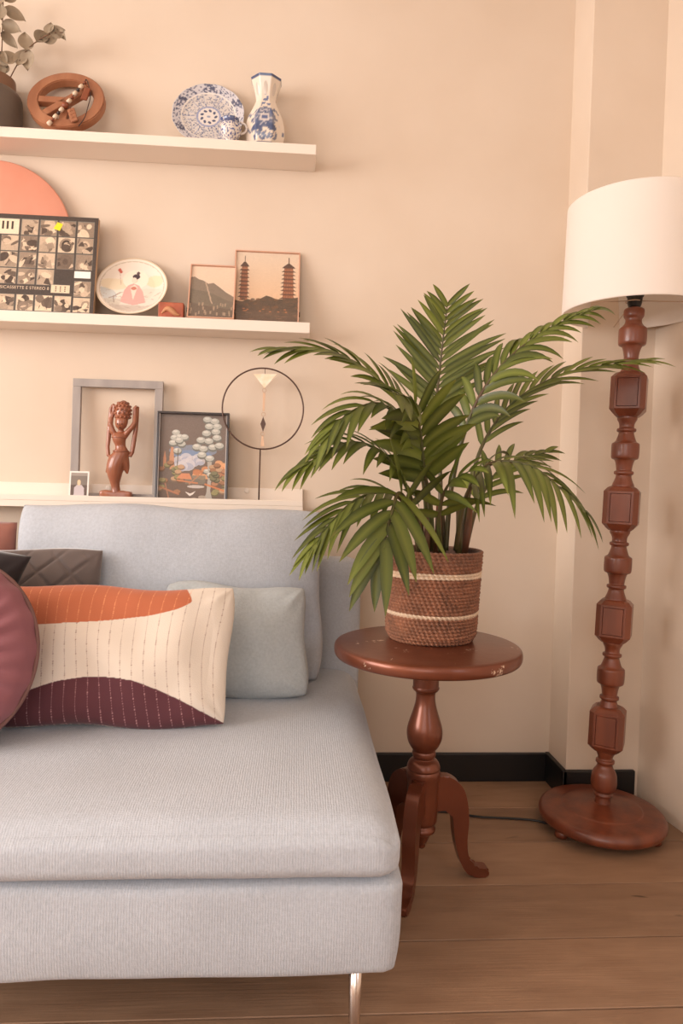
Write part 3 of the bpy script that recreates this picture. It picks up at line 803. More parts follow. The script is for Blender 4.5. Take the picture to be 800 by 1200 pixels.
prof = [(RS0-.002, ZS0), (RS0, ZS0), (RS0, ZS0+.004), (RS1, ZS1-.004), (RS1, ZS1), (RS1-.002, ZS1), (RS1-.002, ZS1-.004), (RS0-.002, ZS0+.004), (RS0-.002, ZS0)]
V, F = lathe(prof, 96, cap=False); V = [(x+sx, y, z) for x, y, z in V]
mesh('lamp_shade', V, F, m_shade, lamp)
m_wire = mat('shade_wire', L3(205, 180, 160), .4, metal=.6, bump=.02)
parts = []
for a in (200, 320, 80):
    parts.append(tube([(sx+.02*math.cos(R(a)), .02*math.sin(R(a)), ZS0+.034), (sx+(RS0-.004)*math.cos(R(a)), (RS0-.004)*math.sin(R(a)), ZS0+.006)], .0014, 6))
tv, tf = torus(.021, .0016, 24, 6, 'z'); parts.append(([(x+sx, y, z+ZS0+.034) for x, y, z in tv], tf))
V, F = join(*parts); mesh('shade_spider', V, F, m_wire, lamp)
bulbm = mat('frosted_bulb', L3(240, 236, 230), .3, var=.02)
V, F = lathe(smooth_prof([(.013, zl(331)), (.015, zl(326)), (.028, zl(312)), (.030, zl(302)), (.022, zl(292)), (.004, zl(288))], 4), 24); mesh('bulb', V, F, bulbm, lamp, rot=(0, LEAN, 0))
cordp = [atZ(x, y, .004)-Vector((LX, LY, 0)) for x, y in ((652, 968), (630, 962), (600, 959), (560, 957), (520, 951), (490, 952), (468, 956), (448, 958))]
V, F = tube([Vector(q) for q in smooth_prof([tuple(v) for v in cordp], 6)], .0032, 6); mesh('cord', V, F, m_bake, lamp)

# ------------------------------------------------------------------ things on the shelves
def leaner(name, x, y0, z, h, label, cat, group=None, ytop=WY-.001, rz=0):
    th = math.asin(min(.9, (ytop-y0)/h))
    return thing(name, (x, y0, z), label, cat, group, rot=(-th, 0, rz))
m_kraft = mat('dark_card', L3(58, 50, 46), .55, var=.1)
m_terr = wood('carved_brown_wood', L3(156, 92, 60), L3(124, 66, 42), .45, .15)

# --- copper-pink disc
d = leaner('round_disc', atY(-9, 360, 2.27).x, 2.262, S2, .49, 'large salmon pink round disc leaning behind the photo grid box', 'disc', ytop=2.29)
RD = .247
m_salm = mat('salmon_copper_sheet', L3(224, 158, 134), .5, color2=L3(214, 140, 114), vscale=5, bump=.05, bscale=12)
V, F = lathe(smooth_prof([(RD-.004, 0), (RD, .002), (RD, .006), (RD-.004, .008)], 2), 90)
mesh('plate', V, F, m_salm, d, loc=(0, -.008, RD), rot=(PI/2, 0, 0))
# --- flat box with a grid of sepia photographs
W1 = .318
lpx = atY(108, 366, 2.19).x
d = leaner('record_box', lpx-W1/2, 2.214, S2, W1, 'flat black record box printed with a grid of sepia photographs', 'box', ytop=2.2635)
box('box_body', -W1/2, W1/2, -.016, 0, 0, W1, mat('pale_card_edge', L3(196, 160, 128), .7, var=.1), d, bevel=.001)
cv = Canvas(W1, W1, 300, 300, (70, 60, 54))
rg = random.Random(8)
def sepia(x0, y0, w, h, kind):
    a, b_ = (238, 212, 182), (64, 50, 42)
    cl_ = (cv.x >= x0) & (cv.x <= x0+w) & (cv.y >= y0) & (cv.y <= y0+h)
    base = [np.array(a)*k+np.array(b_)*(1-k) for k in (rg.uniform(.3, .95),)][0]
    cv.rect(x0-.0012, x0+w+.0012, y0-.0012, y0+h+.0012, (122, 120, 112))
    cv.rect(x0, x0+w, y0, y0+h, base)
    if kind == 'keys':
        cv.rect(x0, x0+w, y0, y0+h, (240, 216, 188))
        for k in range(int((w-.004)/.0145)): cv.rect(x0+k*.0145+.004, x0+k*.0145+.0105, y0+h*.3, y0+h*.85, (60, 48, 40))
        return
    if kind == 'dots':
        cv.rect(x0, x0+w, y0, y0+h, (232, 206, 176))
        for i in range(3):
            for j in range(3): cv.ell(x0+w*(.25+.25*i), y0+h*(.25+.25*j), .0022, .0022, (80, 60, 48))
        return
    for k in range(rg.randint(7, 13)):
        t = rg.random(); t = t*t*(3-2*t); c = np.array(a)*t+np.array(b_)*(1-t)
        if kind == 'ring' and k < 3: cv.ell(x0+w/2, y0+h/2, w*(.42-.13*k), h*(.46-.13*k), c, 1, 0, cl_); continue
        if rg.random() < .6: cv.ell(x0+rg.uniform(.1, .9)*w, y0+rg.uniform(.05, .8)*h, w*rg.uniform(.08, .34), h*rg.uniform(.06, .4), c, .9, rg.uniform(0, 3), cl_)
        else:
            X, Y = x0+rg.uniform(0, .8)*w, y0+rg.uniform(0, .6)*h
            cv.poly([(X, Y), (X+rg.uniform(.1, .5)*w, Y+rg.uniform(-.1, .3)*h), (X+rg.uniform(.1, .4)*w, Y+rg.uniform(.2, .6)*h), (X+rg.uniform(-.1, .2)*w, Y+rg.uniform(.2, .5)*h)], c, .9, cl_)
cw_, ch_ = .0505, .050
for rI in range(4):
    for cI in range(6):
        x0 = W1-.012-cw_-cI*.0575; y0 = W1-.016-ch_-rI*.0545
        if x0 < -.03: continue
        if rI == 0 and cI >= 4: continue
        if rI == 3 and cI == 1: continue
        if rI == 3 and cI == 0: y0 -= .034
        sepia(x0, y0, cw_, ch_, 'ring' if (rI, cI) in ((1, 1), (1, 0), (2, 1)) else 'x')
sepia(.004, W1-.016-ch_, W1-.012-3*.0575-cw_-.012, ch_, 'keys')
for cI in range(6):
    x0 = W1-.012-cw_-cI*.0575
    if x0 > -.03: sepia(x0, .004, cw_, ch_ if cI else .046, 'x')
sepia(W1-.132, .064, .056, .026, 'dots')
cv.rect(W1-.064, W1-.014, W1-.203, W1-.18, (246, 240, 232))
cx, cy = W1-.122, W1-.034
cv.poly([(cx-.016, cy-.008), (cx-.004, cy+.014), (cx+.013, cy+.008), (cx+.004, cy-.015)], (250, 222, 40))
cv.grain(7, 3)
sh = cv.sheet('printed_cover', PRINT, d, -.0166, -W1/2, 0)
m_ltr = mat('pale_lettering', L3(222, 198, 170), .6, var=.02)
tx = bpy.data.curves.new('lettering', 'FONT'); tx.body = 'MUSICASSETTE E STEREO 8'; tx.size = .0135; tx.align_x = 'RIGHT'; tx.space_character = 1.05
tx.materials.append(m_ltr)
tmp = bpy.data.objects.new('lettering', tx); COL.objects.link(tmp); bpy.context.view_layer.update()
tme = bpy.data.meshes.new_from_object(tmp.evaluated_get(bpy.context.evaluated_depsgraph_get())); bpy.data.objects.remove(tmp, do_unlink=True)
to = bpy.data.objects.new('lettering', tme); COL.objects.link(to); to.parent = d
to.location = (W1/2-.138, -.0172, .072); to.rotation_euler = (PI/2, 0, 0)

# --- porcelain plates
def plate_mesh(rad, depth, n=96, rings=36, scal=0, foot=True):
    """disc facing -y, centre at height rad"""
    V, F, uv = [], [], []
    for i in range(rings+1):
        q = i/rings
        for k in range(n):
            a = 2*PI*k/n; r = rad*q*(1+(scal*abs(math.sin(a*6)) if q > .8 else 0)*(q-.8)/.2)
            y = -depth*(0 if q < .62 else ((q-.62)/.38)**1.3)-.004
            V.append((r*math.cos(a), y, r*math.sin(a)+rad)); uv.append((r*math.cos(a), r*math.sin(a)))
    for i in range(rings):
        for k in range(n): F.append((i*n+k, i*n+(k+1) % n, (i+1)*n+(k+1) % n, (i+1)*n+k))
    o = len(V)
    for q in (1.0, .62, .3, .01):
        for k in range(n):
            a = 2*PI*k/n; r = rad*q*(1+(scal*abs(math.sin(a*6)) if q > .8 else 0))
            y = -depth*(0 if q < .63 else 1)+.0005-(.003 if q == 1 else 0)
            V.append((r*math.cos(a), y, r*math.sin(a)+rad)); uv.append((9, 9))
    F += [(rings*n+k, rings*n+(k+1) % n, o+(k+1) % n, o+k) for k in range(n)]
    for i in range(3):
        for k in range(n): F.append((o+i*n+k, o+i*n+(k+1) % n, o+(i+1)*n+(k+1) % n, o+(i+1)*n+k))
    return V, F, np.array(uv)
def painted_plate(root, rad, depth, cvs, scal=0, n=150, rings=70):
    V, F, uv = plate_mesh(rad, depth, n, rings, scal)
    C = cvs.sample(uv[:, 0]+rad*1.1, uv[:, 1]+rad*1.1); C[uv[:, 0] > 5] = lin((236, 226, 214))
    return mesh('plate_dish', V, F, GLAZE, root, True, C)
# blue and white plate
RP = .113
pc0 = (atY(202, 140, 2.25).x+atY(285, 140, 2.25).x)/2
d = leaner('china_plate', pc0, 2.238, S1, 2*RP, 'blue and white scalloped china plate leaning on the wall', 'plate')
cv = Canvas(2.2*RP, 2.2*RP, 320, 320, (212, 204, 198)); c0 = 1.1*RP
BL = (84, 94, 126)
rg = random.Random(31)
def rr_(r, a): return c0+r*math.cos(a), c0+r*math.sin(a)
rad_ = np.hypot(cv.x-c0, cv.y-c0); ang_ = np.arctan2(cv.y-c0, cv.x-c0)
cv.put(rad_ > RP*.78, (206, 202, 206))
for k in range(24):
    cv.line(*rr_(RP*.34, 2*PI*k/24), *rr_(RP*.74, 2*PI*k/24), .0016, (150, 156, 182))
for k in range(420):
    a, r = rg.uniform(0, 2*PI), RP*math.sqrt(rg.uniform(.12, .55))
    x, y = rr_(r, a); cv.ell(x, y, rg.uniform(.0012, .0035), rg.uniform(.0008, .0018), BL, .75, rg.uniform(0, 3))
for k in range(520):
    a, r = rg.uniform(0, 2*PI), RP*rg.uniform(.79, 1.0)
    x, y = rr_(r, a); cv.ell(x, y, rg.uniform(.0014, .003), rg.uniform(.001, .002), (74, 80, 108), .8, rg.uniform(0, 3))
for k in range(6):
    x, y = rr_(RP*.9, 2*PI*k/6+PI/2)
    for j in range(18): cv.ell(x+rg.uniform(-.016, .016), y+rg.uniform(-.01, .01), .004, .0028, (74, 78, 102), .75, rg.uniform(0, 3))
cv.put((rad_ > RP*.745) & (rad_ < RP*.775), (230, 222, 214)); cv.put((rad_ > RP*.30) & (rad_ < RP*.35), (150, 156, 186))
cv.put(rad_ < RP*.30, (224, 216, 210))
for k in range(9):
    x, y = rr_(RP*.2, 2*PI*k/9); cv.ell(x, y, .006, .0042, (64, 74, 106), .9, 2*PI*k/9+.8)
cv.ell(c0, c0, .006, .004, (120, 130, 160), .7)
painted_plate(d, RP, .014, cv, .02)
# plate with a seated robed figure
RG = .112
gx = (atY(111, 341, 2.24).x+atY(193, 341, 2.24).x)/2
d = leaner('china_plate', gx+.006, 2.204, S2, 2*RG, 'pale porcelain plate painted with a robed figure in pink', 'plate')
cv = Canvas(2.2*RG, 2.2*RG, 320, 320, (238, 226, 212)); c0 = 1.1*RG; rad_ = np.hypot(cv.x-c0, cv.y-c0)
def gp(x, y): return c0+x*RG, c0+y*RG
inner = rad_ < RG*.88
for x, y, rx, ry, col, al in ((-.75, -.35, .35, .3, (178, 190, 196), .55), (-.5, .1, .4, .2, (232, 214, 178), .6), (.6, .25, .25, .2, (240, 216, 170), .6), (.55, -.25, .5, .25, (222, 216, 200), .7), (-.35, -.62, .6, .22, (206, 196, 180), .8), (.3, -.6, .6, .25, (226, 216, 204), .9), (-.1, -.8, .8, .18, (196, 180, 168), .6)):
    cv.ell(*gp(x, y), rx*RG, ry*RG, col, al, 0, inner)
for k in range(40):
    x, y = rg.uniform(-.8, .8), rg.uniform(-.75, -.1); cv.ell(*gp(x, y), rg.uniform(.03, .1)*RG, .014*RG, (176, 158, 146), .5, rg.uniform(-.5, .5), inner)
cv.ell(*gp(.06, .30), .36*RG, .34*RG, (246, 236, 218))
cv.poly([gp(*q) for q in ((-.28, -.52), (-.22, -.1), (-.12, .08), (.02, .16), (.18, .08), (.3, -.12), (.42, -.5), (.1, -.62))], (226, 168, 160), .9)
cv.poly([gp(*q) for q in ((-.06, .02), (.05, .12), (.14, .02), (.06, -.45))], (242, 222, 206), .9)
cv.ell(*gp(.04, -.02), .08*RG, .06*RG, (196, 110, 90), .8)
cv.ell(*gp(.04, .28), .085*RG, .115*RG, (240, 214, 192)); cv.ell(*gp(.07, .40), .10*RG, .10*RG, (72, 60, 66)); cv.ell(*gp(.11, .52), .05*RG, .07*RG, (92, 74, 78)); cv.ell(*gp(.025, .28), .065*RG, .09*RG, (244, 222, 204))
cv.ell(*gp(-.40, .58), .055*RG, .08*RG, (196, 84, 66), .9, .6); cv.line(*gp(-.4, .5), *gp(-.33, .1), .0015, (160, 120, 100), .6)
cv.line(*gp(-.6, -.4), *gp(-.3, -.18), .003, (140, 116, 104), .7); cv.line(*gp(-.5, -.3), *gp(-.45, -.55), .003, (140, 116, 104), .6)
cv.put((rad_ > RG*.885) & (rad_ < RG*.905), (206, 190, 168)); cv.put(rad_ > RG*.965, (214, 192, 164))
painted_plate(d, RG, .012, cv)

# --- small blue and white jug in front of the plate
jx = atY(270, 155, 2.20).x
d = thing('china_jug', (jx, 2.200, S1), 'small blue and white china cream jug in front of the scalloped plate', 'jug')
pf = smooth_prof([(.020, 0), (.022, .004), (.030, .014), (.038, .030), (.039, .042), (.033, .056), (.028, .062), (.030, .070), (.029, .071), (.026, .062), (.030, .040), (.004, .008)], 6)
pf = [(a*.88, b_) for a, b_ in pf]
V, F = lathe(pf, 64, cap=False)
V = [(x*(1+.22*max(0, (z-.05)/.02)*max(0, -math.cos(math.atan2(y, x)))**3), y, z) for x, y, z in V]
C = []
for x, y, z in V:
    a = math.atan2(y, x); n1 = noise.noise(Vector((a*6, z*160, 2)))
    c = np.array((230, 220, 210.)); band = z > .052
    if band and noise.noise(Vector((a*5, z*60, 7))) > -.35: c = np.array((84, 94, 132.))
    elif n1 > .12: c = np.array((72, 86, 140.))
    C.append(lin(c))
mesh('jug_body', V, F, GLAZE, d, True, np.array(C))
V, F = tube([Vector((.028+.022*math.sin(t), 0, .028+.018*(1-math.cos(t)))) for t in np.linspace(0, PI, 12)], .0035, 8); mesh('handle', V, F, mat('white_glaze', L3(226, 216, 208), .2, coat=.3, var=.02), d)

# --- octagonal blue and white vase
vx, vy = atY(311, 150, 2.235).x, 2.235
d = thing('china_vase', (vx, vy, S1), 'octagonal blue and white china vase with flared rim', 'vase')
cv = Canvas(1, 1, 260, 330, (232, 218, 202))
B2 = (78, 92, 126)
rg = random.Random(77)
for k in range(60):   # garden scene
    t = rg.gauss(.5, .14); y = rg.uniform(.16, .5)
    cv.ell(t, y, rg.uniform(.02, .06), rg.uniform(.012, .03), B2, .8, rg.uniform(0, 3))
cv.ell(.5, .36, .19, .17, (88, 100, 132), .75)
for k in range(50):
    t = rg.gauss(.5, .11); y = rg.uniform(.22, .5); cv.ell(t, y, rg.uniform(.008, .025), rg.uniform(.006, .014), (214, 206, 204), .8, rg.uniform(0, 3))
cv.rect(.42, .58, .30, .40, (220, 210, 204)); cv.rect(.445, .555, .325, .375, (84, 98, 140), .9); cv.rect(.47, .53, .34, .36, (220, 210, 204))
for t in (.38, .62): cv.ell(t, .2, .07, .05, (72, 86, 122), .9)
for k in range(26): cv.ell(rg.uniform(.28, .72), rg.uniform(.05, .16), .03, .018, B2, .7, rg.uniform(0, 3))
for t, y, rx, ry in ((.5, .66, .07, .025), (.46, .60, .05, .02), (.56, .69, .035, .03), (.5, .75, .03, .02), (.42, .57, .02, .045), (.58, .58, .05, .018), (.62, .45, .03, .06)): cv.ell(t, y, rx, ry, (88, 104, 146), .85)
cv.rect(0, 1, .965, 1, (70, 84, 120)); cv.rect(0, 1, 0, .012, (90, 100, 130))
prof = smooth_prof([(.050, 0), (.058, .006), (.0655, .03), (.066, .06), (.058, .10), (.043, .135), (.034, .158), (.034, .172), (.040, .20), (.0495, .232), (.0515, .238)], 6)
prof = [(a*1.0, b_*.90) for a, b_ in prof]
H = .2142; V, F, C = [], [], []
NS = 96
for (r, z) in prof:
    for k in range(NS):
        a = 2*PI*k/NS+PI/8*0
        seg = PI/4; aa = ((a+PI/8) % seg)-seg/2
        rr = r*math.cos(seg/2)/math.cos(aa)
        x, y = rr*math.cos(a), rr*math.sin(a); V.append((x, y, z))
        af = math.atan2(x, -y)          # 0 faces the room
        C.append((.5+af/2.0*.62, z/H))
m_ = len(prof)
for i in range(m_-1):
    for k in range(NS): F.append((i*NS+k, i*NS+(k+1) % NS, (i+1)*NS+(k+1) % NS, (i+1)*NS+k))
cc = np.array(C); col = cv.sample(np.clip(cc[:, 0], 0, 1), cc[:, 1])
o = len(V)
for (r, z) in ((.046, .2132), (.030, .15)):
    for k in range(NS): a = 2*PI*k/NS; V.append((r*math.cos(a), r*math.sin(a), z))
col = np.vstack([col, np.tile(lin((214, 202, 190)), (2*NS, 1))])
for k in range(NS):
    F.append(((m_-1)*NS+k, (m_-1)*NS+(k+1) % NS, o+(k+1) % NS, o+k)); F.append((o+k, o+(k+1) % NS, o+NS+(k+1) % NS, o+NS+k))
F.append(tuple(range(NS-1, -1, -1)))
mesh('vase_body', V, F, GLAZE, d, True, col)

# --- wooden peace sign with bead necklace
RPE = .117
px_ = (atY(32, 130, 2.23).x+atY(122, 130, 2.23).x)/2
d = leaner('peace_sign', px_, 2.206, S1, 2*RPE, 'carved wooden peace sign with a bead necklace hung over it', 'ornament', ytop=2.296)
bm = bmesh.new(); n = 72; ri = RPE*.715
rings = [[bm.verts.new((r*math.cos(2*PI*k/n), y, r*math.sin(2*PI*k/n)+RPE)) for k in range(n)] for r, y in ((RPE, 0), (RPE, -.026), (ri, -.026), (ri, 0))]
for i in range(4):
    for k in range(n): bm.faces.new((rings[i][k], rings[i][(k+1) % n], rings[(i+1) % 4][(k+1) % n], rings[(i+1) % 4][k]))
bmesh.ops.bevel(bm, geom=[e for e in bm.edges if abs(e.verts[0].co.y-e.verts[1].co.y) < 1e-6], offset=.0025, segments=2, affect='EDGES')
m_peace = wood('peace_sign_wood', L3(178, 122, 88), L3(150, 94, 64), .5, .1)
bmo('ring', bm, m_peace, d, True, angle=R(40))
for a in (45, 225, 180, 270):
    bm = bmesh.new(); bx(bm, 0, ri+.008, -.0235, -.002, -.012, .012, .0025, 2); bmo('spoke', bm, m_peace, d, False, loc=(0, 0, RPE), rot=(0, -R(a), 0))
nk = thing('bead_necklace', (px_, 2.18, S1), 'brown and cream bead necklace draped over the wooden peace sign', 'necklace')
mb1 = mat('cream_bead', L3(232, 208, 182), .35, var=.1); mb2 = mat('brown_bead', L3(138, 72, 44), .4, var=.15); mb3 = mat('dark_bead', L3(58, 40, 36), .4, var=.2)
NKO = Vector((px_, 2.18, S1))
npx = [(99, 97), (95, 101.5), (91.5, 105.5), (88, 109.5), (84.5, 114), (81, 118.5), (76.5, 123.5), (72, 128.5), (68.5, 132.5), (65, 136.5), (61.5, 140.5), (58, 144)]
kinds = [2, 1, 3, 1, 2, 1, 4, 1, 3, 1, 2, 1]
def pp(x, y):
    p0 = Vector((px_, 2.206, S1)); th = math.asin((2.296-2.206)/(2*RPE))
    # intersect the ray with the sign's front face, lifted by a bead radius
    nrm = Vector((0, -math.cos(th), math.sin(th))); q0 = p0+nrm*(.026+.006)
    dd = ray(x, y); t = (q0-EYE).dot(nrm)/dd.dot(nrm); return EYE+dd*t-NKO
pl = [pp(*q) for q in npx]
strp = [*pl[::-1], pp(101, 93), pp(104, 100), pp(106, 112), pp(103, 125), pp(99, 138), pp(92, 148)]
V, F = tube([Vector(q) for q in smooth_prof([tuple(v) for v in strp], 5)], .0015, 6); mesh('cord', V, F, mb3, nk)
for (q, kd, nx_) in zip(pl, kinds, pl[1:]+[pl[-1]*2-pl[-2]]):
    dr = (nx_-q).normalized()
    if kd == 4: V, F = lathe(smooth_prof([(.002, -.011), (.008, -.008), (.011, 0), (.008, .008), (.002, .011)], 4), 16)
    else: V, F = lathe([(.0025, -.0075), (.0062, -.006), (.0065, .006), (.0025, .0075)] if kd == 1 else [(.002, -.0045), (.0052, -.002), (.0052, .002), (.002, .0045)], 14)
    o = mesh('bead', V, F, {1: mb1, 2: mb2, 3: mb3, 4: mb2}[kd], nk, True, loc=q); o.rotation_euler = dr.to_track_quat('Z', 'Y').to_euler()
bm = bmesh.new(); bx(bm, -.010, .010, -.004, .003, -.05, 0, .003, 2)
bmo('wooden_pendant', bm, mb2, nk, loc=pp(103, 104), rot=(R(-23), R(8), 0))
bm = bmesh.new(); bx(bm, -.011, .011, -.004, .003, -.055, 0, .002, 1)
for k in range(3): bx(bm, -.004, -.001, -.0055, -.003, -.045+k*.015, -.036+k*.015); bx(bm, .003, .006, -.0055, -.003, -.045+k*.015, -.036+k*.015)
bmo('carved_pendant', bm, m_peace, nk, loc=pp(83, 128), rot=(R(-23), R(-22), 0))

# --- stoneware bottle with eucalyptus
m_stone = mat('grey_brown_stoneware', L3(112, 98, 86), .5, color2=L3(92, 78, 68), vscale=9, bump=.05, coat=.1)
m_stone2 = mat('brown_stoneware_neck', L3(134, 98, 74), .45, color2=L3(118, 84, 62), vscale=9, coat=.1)
bxp = atY(25, 130, 2.24).x-.082
d = thing('stoneware_bottle', (bxp, 2.236, S1), 'grey-brown stoneware bottle holding eucalyptus sprigs', 'bottle')
zt = atY(0, 92, 2.236).z-S1
V, F = lathe(smooth_prof([(.076, 0), (.081, .004), (.082, .02), (.082, .10), (.080, .116), (.072, .128), (.066, .131)], 5), 64); mesh('bottle_body', V, F, m_stone, d)
V, F = lathe(smooth_prof([(.066, .130), (.063, .134), (.0625, .165), (.060, zt-.004), (.052, zt), (.045, zt-.003), (.044, .14)], 5), 64, cap=False); mesh('bottle_neck', V, F, m_stone2, d)
m_euc = mat('dried_eucalyptus_leaf', L3(166, 148, 124), .7, color2=L3(138, 122, 102), vscale=30, objrand=.12)
m_twig = mat('brown_twig', L3(120, 88, 66), .7, var=.2)
EO = Vector((bxp, 2.236, S1+.13))
eu = thing('eucalyptus_sprig', EO, 'grey-green eucalyptus sprig bending over the wooden peace sign', 'sprig', 'eucalyptus in the stoneware bottle')
eu2 = thing('eucalyptus_sprig', EO, 'tall upright grey-green eucalyptus sprig in the stoneware bottle', 'sprig', 'eucalyptus in the stoneware bottle')
def sprig(root, path, leaves):
    pts = [atY(x, y, Y)-EO for x, y, Y in path]
    V, F = tube([Vector(q) for q in smooth_prof([tuple(v) for v in pts], 6)], .0016, 6); mesh('twig', V, F, m_twig, root)
    for (x, y, Y, ln, wd, ang, curl) in leaves:
        n = 8; V, F = [], []
        for i in range(n+1):
            s = i/n; ww = wd*.5*math.sin(PI*min(1, s**.8+.02))**.75
            bend = curl*s*s
            for c in (-1, -.5, 0, .5, 1): V.append((c*ww, -.004*abs(c)*1.5+bend*.02-.006*s*curl, ln*s-abs(curl)*ln*.3*s*s))
        V = [(x*1.25, y, z*1.2) for x, y, z in V]
        for i in range(n):
            for c in range(4): F.append((i*5+c, i*5+c+1, i*5+c+6, i*5+c+5))
        o = mesh('leaf', V, F, m_euc, root, loc=atY(x, y, Y)-EO); o.rotation_euler = (R(-8), R(90-ang), R((x*37) % 50-25))
P1 = 1/355.0
sprig(eu, [(8, 107, 2.236), (9, 98, 2.236), (20, 76, 2.23), (32, 58, 2.22), (44, 48, 2.21), (58, 40, 2.20), (74, 38, 2.19)],
      [(21, 77, 2.225, 18*P1, 12*P1, 72, .2), (31, 60, 2.215, 18*P1, 13*P1, 95, .1), (33, 58, 2.222, 19*P1, 13*P1, -95, .2), (43, 50, 2.205, 22*P1, 12*P1, 62, .9), (47, 46, 2.21, 22*P1, 12*P1, 20, -.9), (57, 41, 2.195, 14*P1, 10*P1, 85, .4), (60, 42, 2.195, 15*P1, 13*P1, 30, .3), (67, 34, 2.19, 12*P1, 6*P1, -50, .2)])
sprig(eu2, [(-2, 107, 2.236), (-1, 95, 2.236), (2, 60, 2.23), (3, 25, 2.225), (4, -12, 2.22)],
      [(3, 28, 2.22, 20*P1, 12*P1, -22, .2), (5, 10, 2.215, 20*P1, 11*P1, -20, .2), (2, 38, 2.215, 20*P1, 9*P1, -42, .3), (1, 72, 2.21, 20*P1, 12*P1, 35, .5), (0, 62, 2.22, 16*P1, 11*P1, -60, .3), (6, 2, 2.215, 16*P1, 12*P1, 40, .2), (2, 24, 2.20, 18*P1, 12*P1, 100, .3), (0, 45, 2.20, 18*P1, 11*P1, 120, .3), (2, 6, 2.2, 18*P1, 12*P1, 105, .2), (-3, 90, 2.215, 20*P1, 12*P1, 80, .4), (4, 88, 2.22, 16*P1, 12*P1, 100, .4), (-4, 60, 2.2, 20*P1, 12*P1, 160, .3)])

# --- small red-brown box
bx0 = atY(185, 360, 2.2).x
d = thing('carved_box', (bx0+.04, 2.215, S2), 'tiny red-brown carved stone block beside the painted plate', 'box')
m_rb = mat('red_brown_stone', L3(182, 98, 66), .5, color2=L3(150, 72, 48), vscale=30, bump=.1)
box('box_body', -.039, .039, -.016, .016, 0, .05, m_rb, d, bevel=.0025)
V, F = tube([Vector((-.028+.056*t, -.0165, .014+.012*math.sin(t*5)+.010*t)) for t in np.linspace(0, 1, 14)], [.002+.007*math.sin(PI*t) for t in np.linspace(0, 1, 14)], 8, flat=1); 
mesh('relief', V, F, mat('pale_carving', L3(206, 146, 104), .6, var=.2), d)

# --- framed photographs with thin copper edges
m_copf = mat('thin_copper_edge', L3(220, 172, 146), .4, metal=.15, var=.1)
def glass_mat():
    m = bpy.data.materials.new('picture_glass'); m.use_nodes = True; nt = m.node_tree; nt.nodes.remove(nt.nodes['Principled BSDF'])
    t = nt.nodes.new('ShaderNodeBsdfTransparent'); g = nt.nodes.new('ShaderNodeBsdfGlossy'); g.inputs['Roughness'].default_value = .08
    lw = nt.nodes.new('ShaderNodeLayerWeight'); lw.inputs['Blend'].default_value = .5; mx = nt.nodes.new('ShaderNodeMixShader')
    pw = nt.nodes.new('ShaderNodeMath'); pw.operation = 'POWER'; pw.inputs[1].default_value = 5.0; nt.links.new(lw.outputs['Facing'], pw.inputs[0])
    f = nt.nodes.new('ShaderNodeMath'); f.operation = 'MULTIPLY_ADD'; f.inputs[1].default_value = .96; f.inputs[2].default_value = .04; nt.links.new(pw.outputs[0], f.inputs[0])   # the same from both sides
    nt.links.new(f.outputs[0], mx.inputs[0]); nt.links.new(t.outputs[0], mx.inputs[1]); nt.links.new(g.outputs[0], mx.inputs[2]); nt.links.new(mx.outputs[0], nt.nodes['Material Output'].inputs['Surface'])
    return m
m_glass = glass_mat()
def copper_frame(xl, xr_, z, y0, h, label, cvs, ytop=WY-.001):
    w = xr_-xl; d = leaner('photo_frame', (xl+xr_)/2, y0, z, h, label, 'frame', ytop=ytop)
    for a, b_, c, e in ((-w/2, w/2, 0, .004), (-w/2, w/2, h-.004, h), (-w/2, -w/2+.004, .004, h-.004), (w/2-.004, w/2, .004, h-.004)):
        box('frame_edge', a, b_, -.010, 0, c, e, m_copf, d, bevel=.0006, seg=1)
    box('backing', -w/2+.003, w/2-.003, -.003, -.001, .003, h-.003, m_kraft, d)
    cvs.sheet('photograph', PRINT, d, -.0036, -w/2+.004, .004)
    box('glass_pane', -w/2+.004, w/2-.004, -.0080, -.0065, .004, h-.004, m_glass, d)
    for xx in (-w/2, w/2):
        box('hinge', xx-.003, xx+.003, -.007, .003, h*.12, h*.12+.012, m_bake, d)
    return d
# mountain wall photograph
fx0, fx1 = atY(219, 371, 2.195).x, atY(274, 373, 2.195).x
fw_, fh_ = fx1-fx0, .198
cv = Canvas(fw_-.008, fh_-.008, 130, 170, (238, 212, 188)); w_, h_ = cv.w, cv.h
def q_(pts): return [(a*w_, b_*h_) for a, b_ in pts]
cv.grad(0, h_, (230, 200, 172), (240, 216, 192))
cv.poly(q_([(0, 0), (0, .78), (.08, .79), (.18, .74), (.28, .72), (.40, .66), (.52, .68), (.66, .60), (.82, .50), (1, .42), (1, 0)]), (140, 124, 108))
cv.poly(q_([(0, 0), (0, .56), (.2, .52), (.4, .5), (.6, .44), (.8, .36), (1, .32), (1, 0)]), (124, 112, 96))
for i in range(8): cv.line(w_*(.34+.02*i), h_*(.68-.05*i), w_*(.36+.02*i+.012*(i % 2)), h_*(.63-.05*i), .004, (196, 170, 146))
rg = random.Random(5)
cv.poly(q_([(0, 0), (0, .30), (.3, .24), (.7, .2), (1, .17), (1, 0)]), (112, 96, 82))
for k in range(26):
    x, y = rg.random(), rg.uniform(.02, .24); cv.rect(w_*x, w_*(x+.035), h_*y, h_*(y+.06), (182, 156, 132), .8)
cv.grain(6, 2)
copper_frame(fx0, fx1, S2, 2.196, fh_, 'smaller copper-edged photo of a hazy mountain ridge', cv, ytop=2.2625)
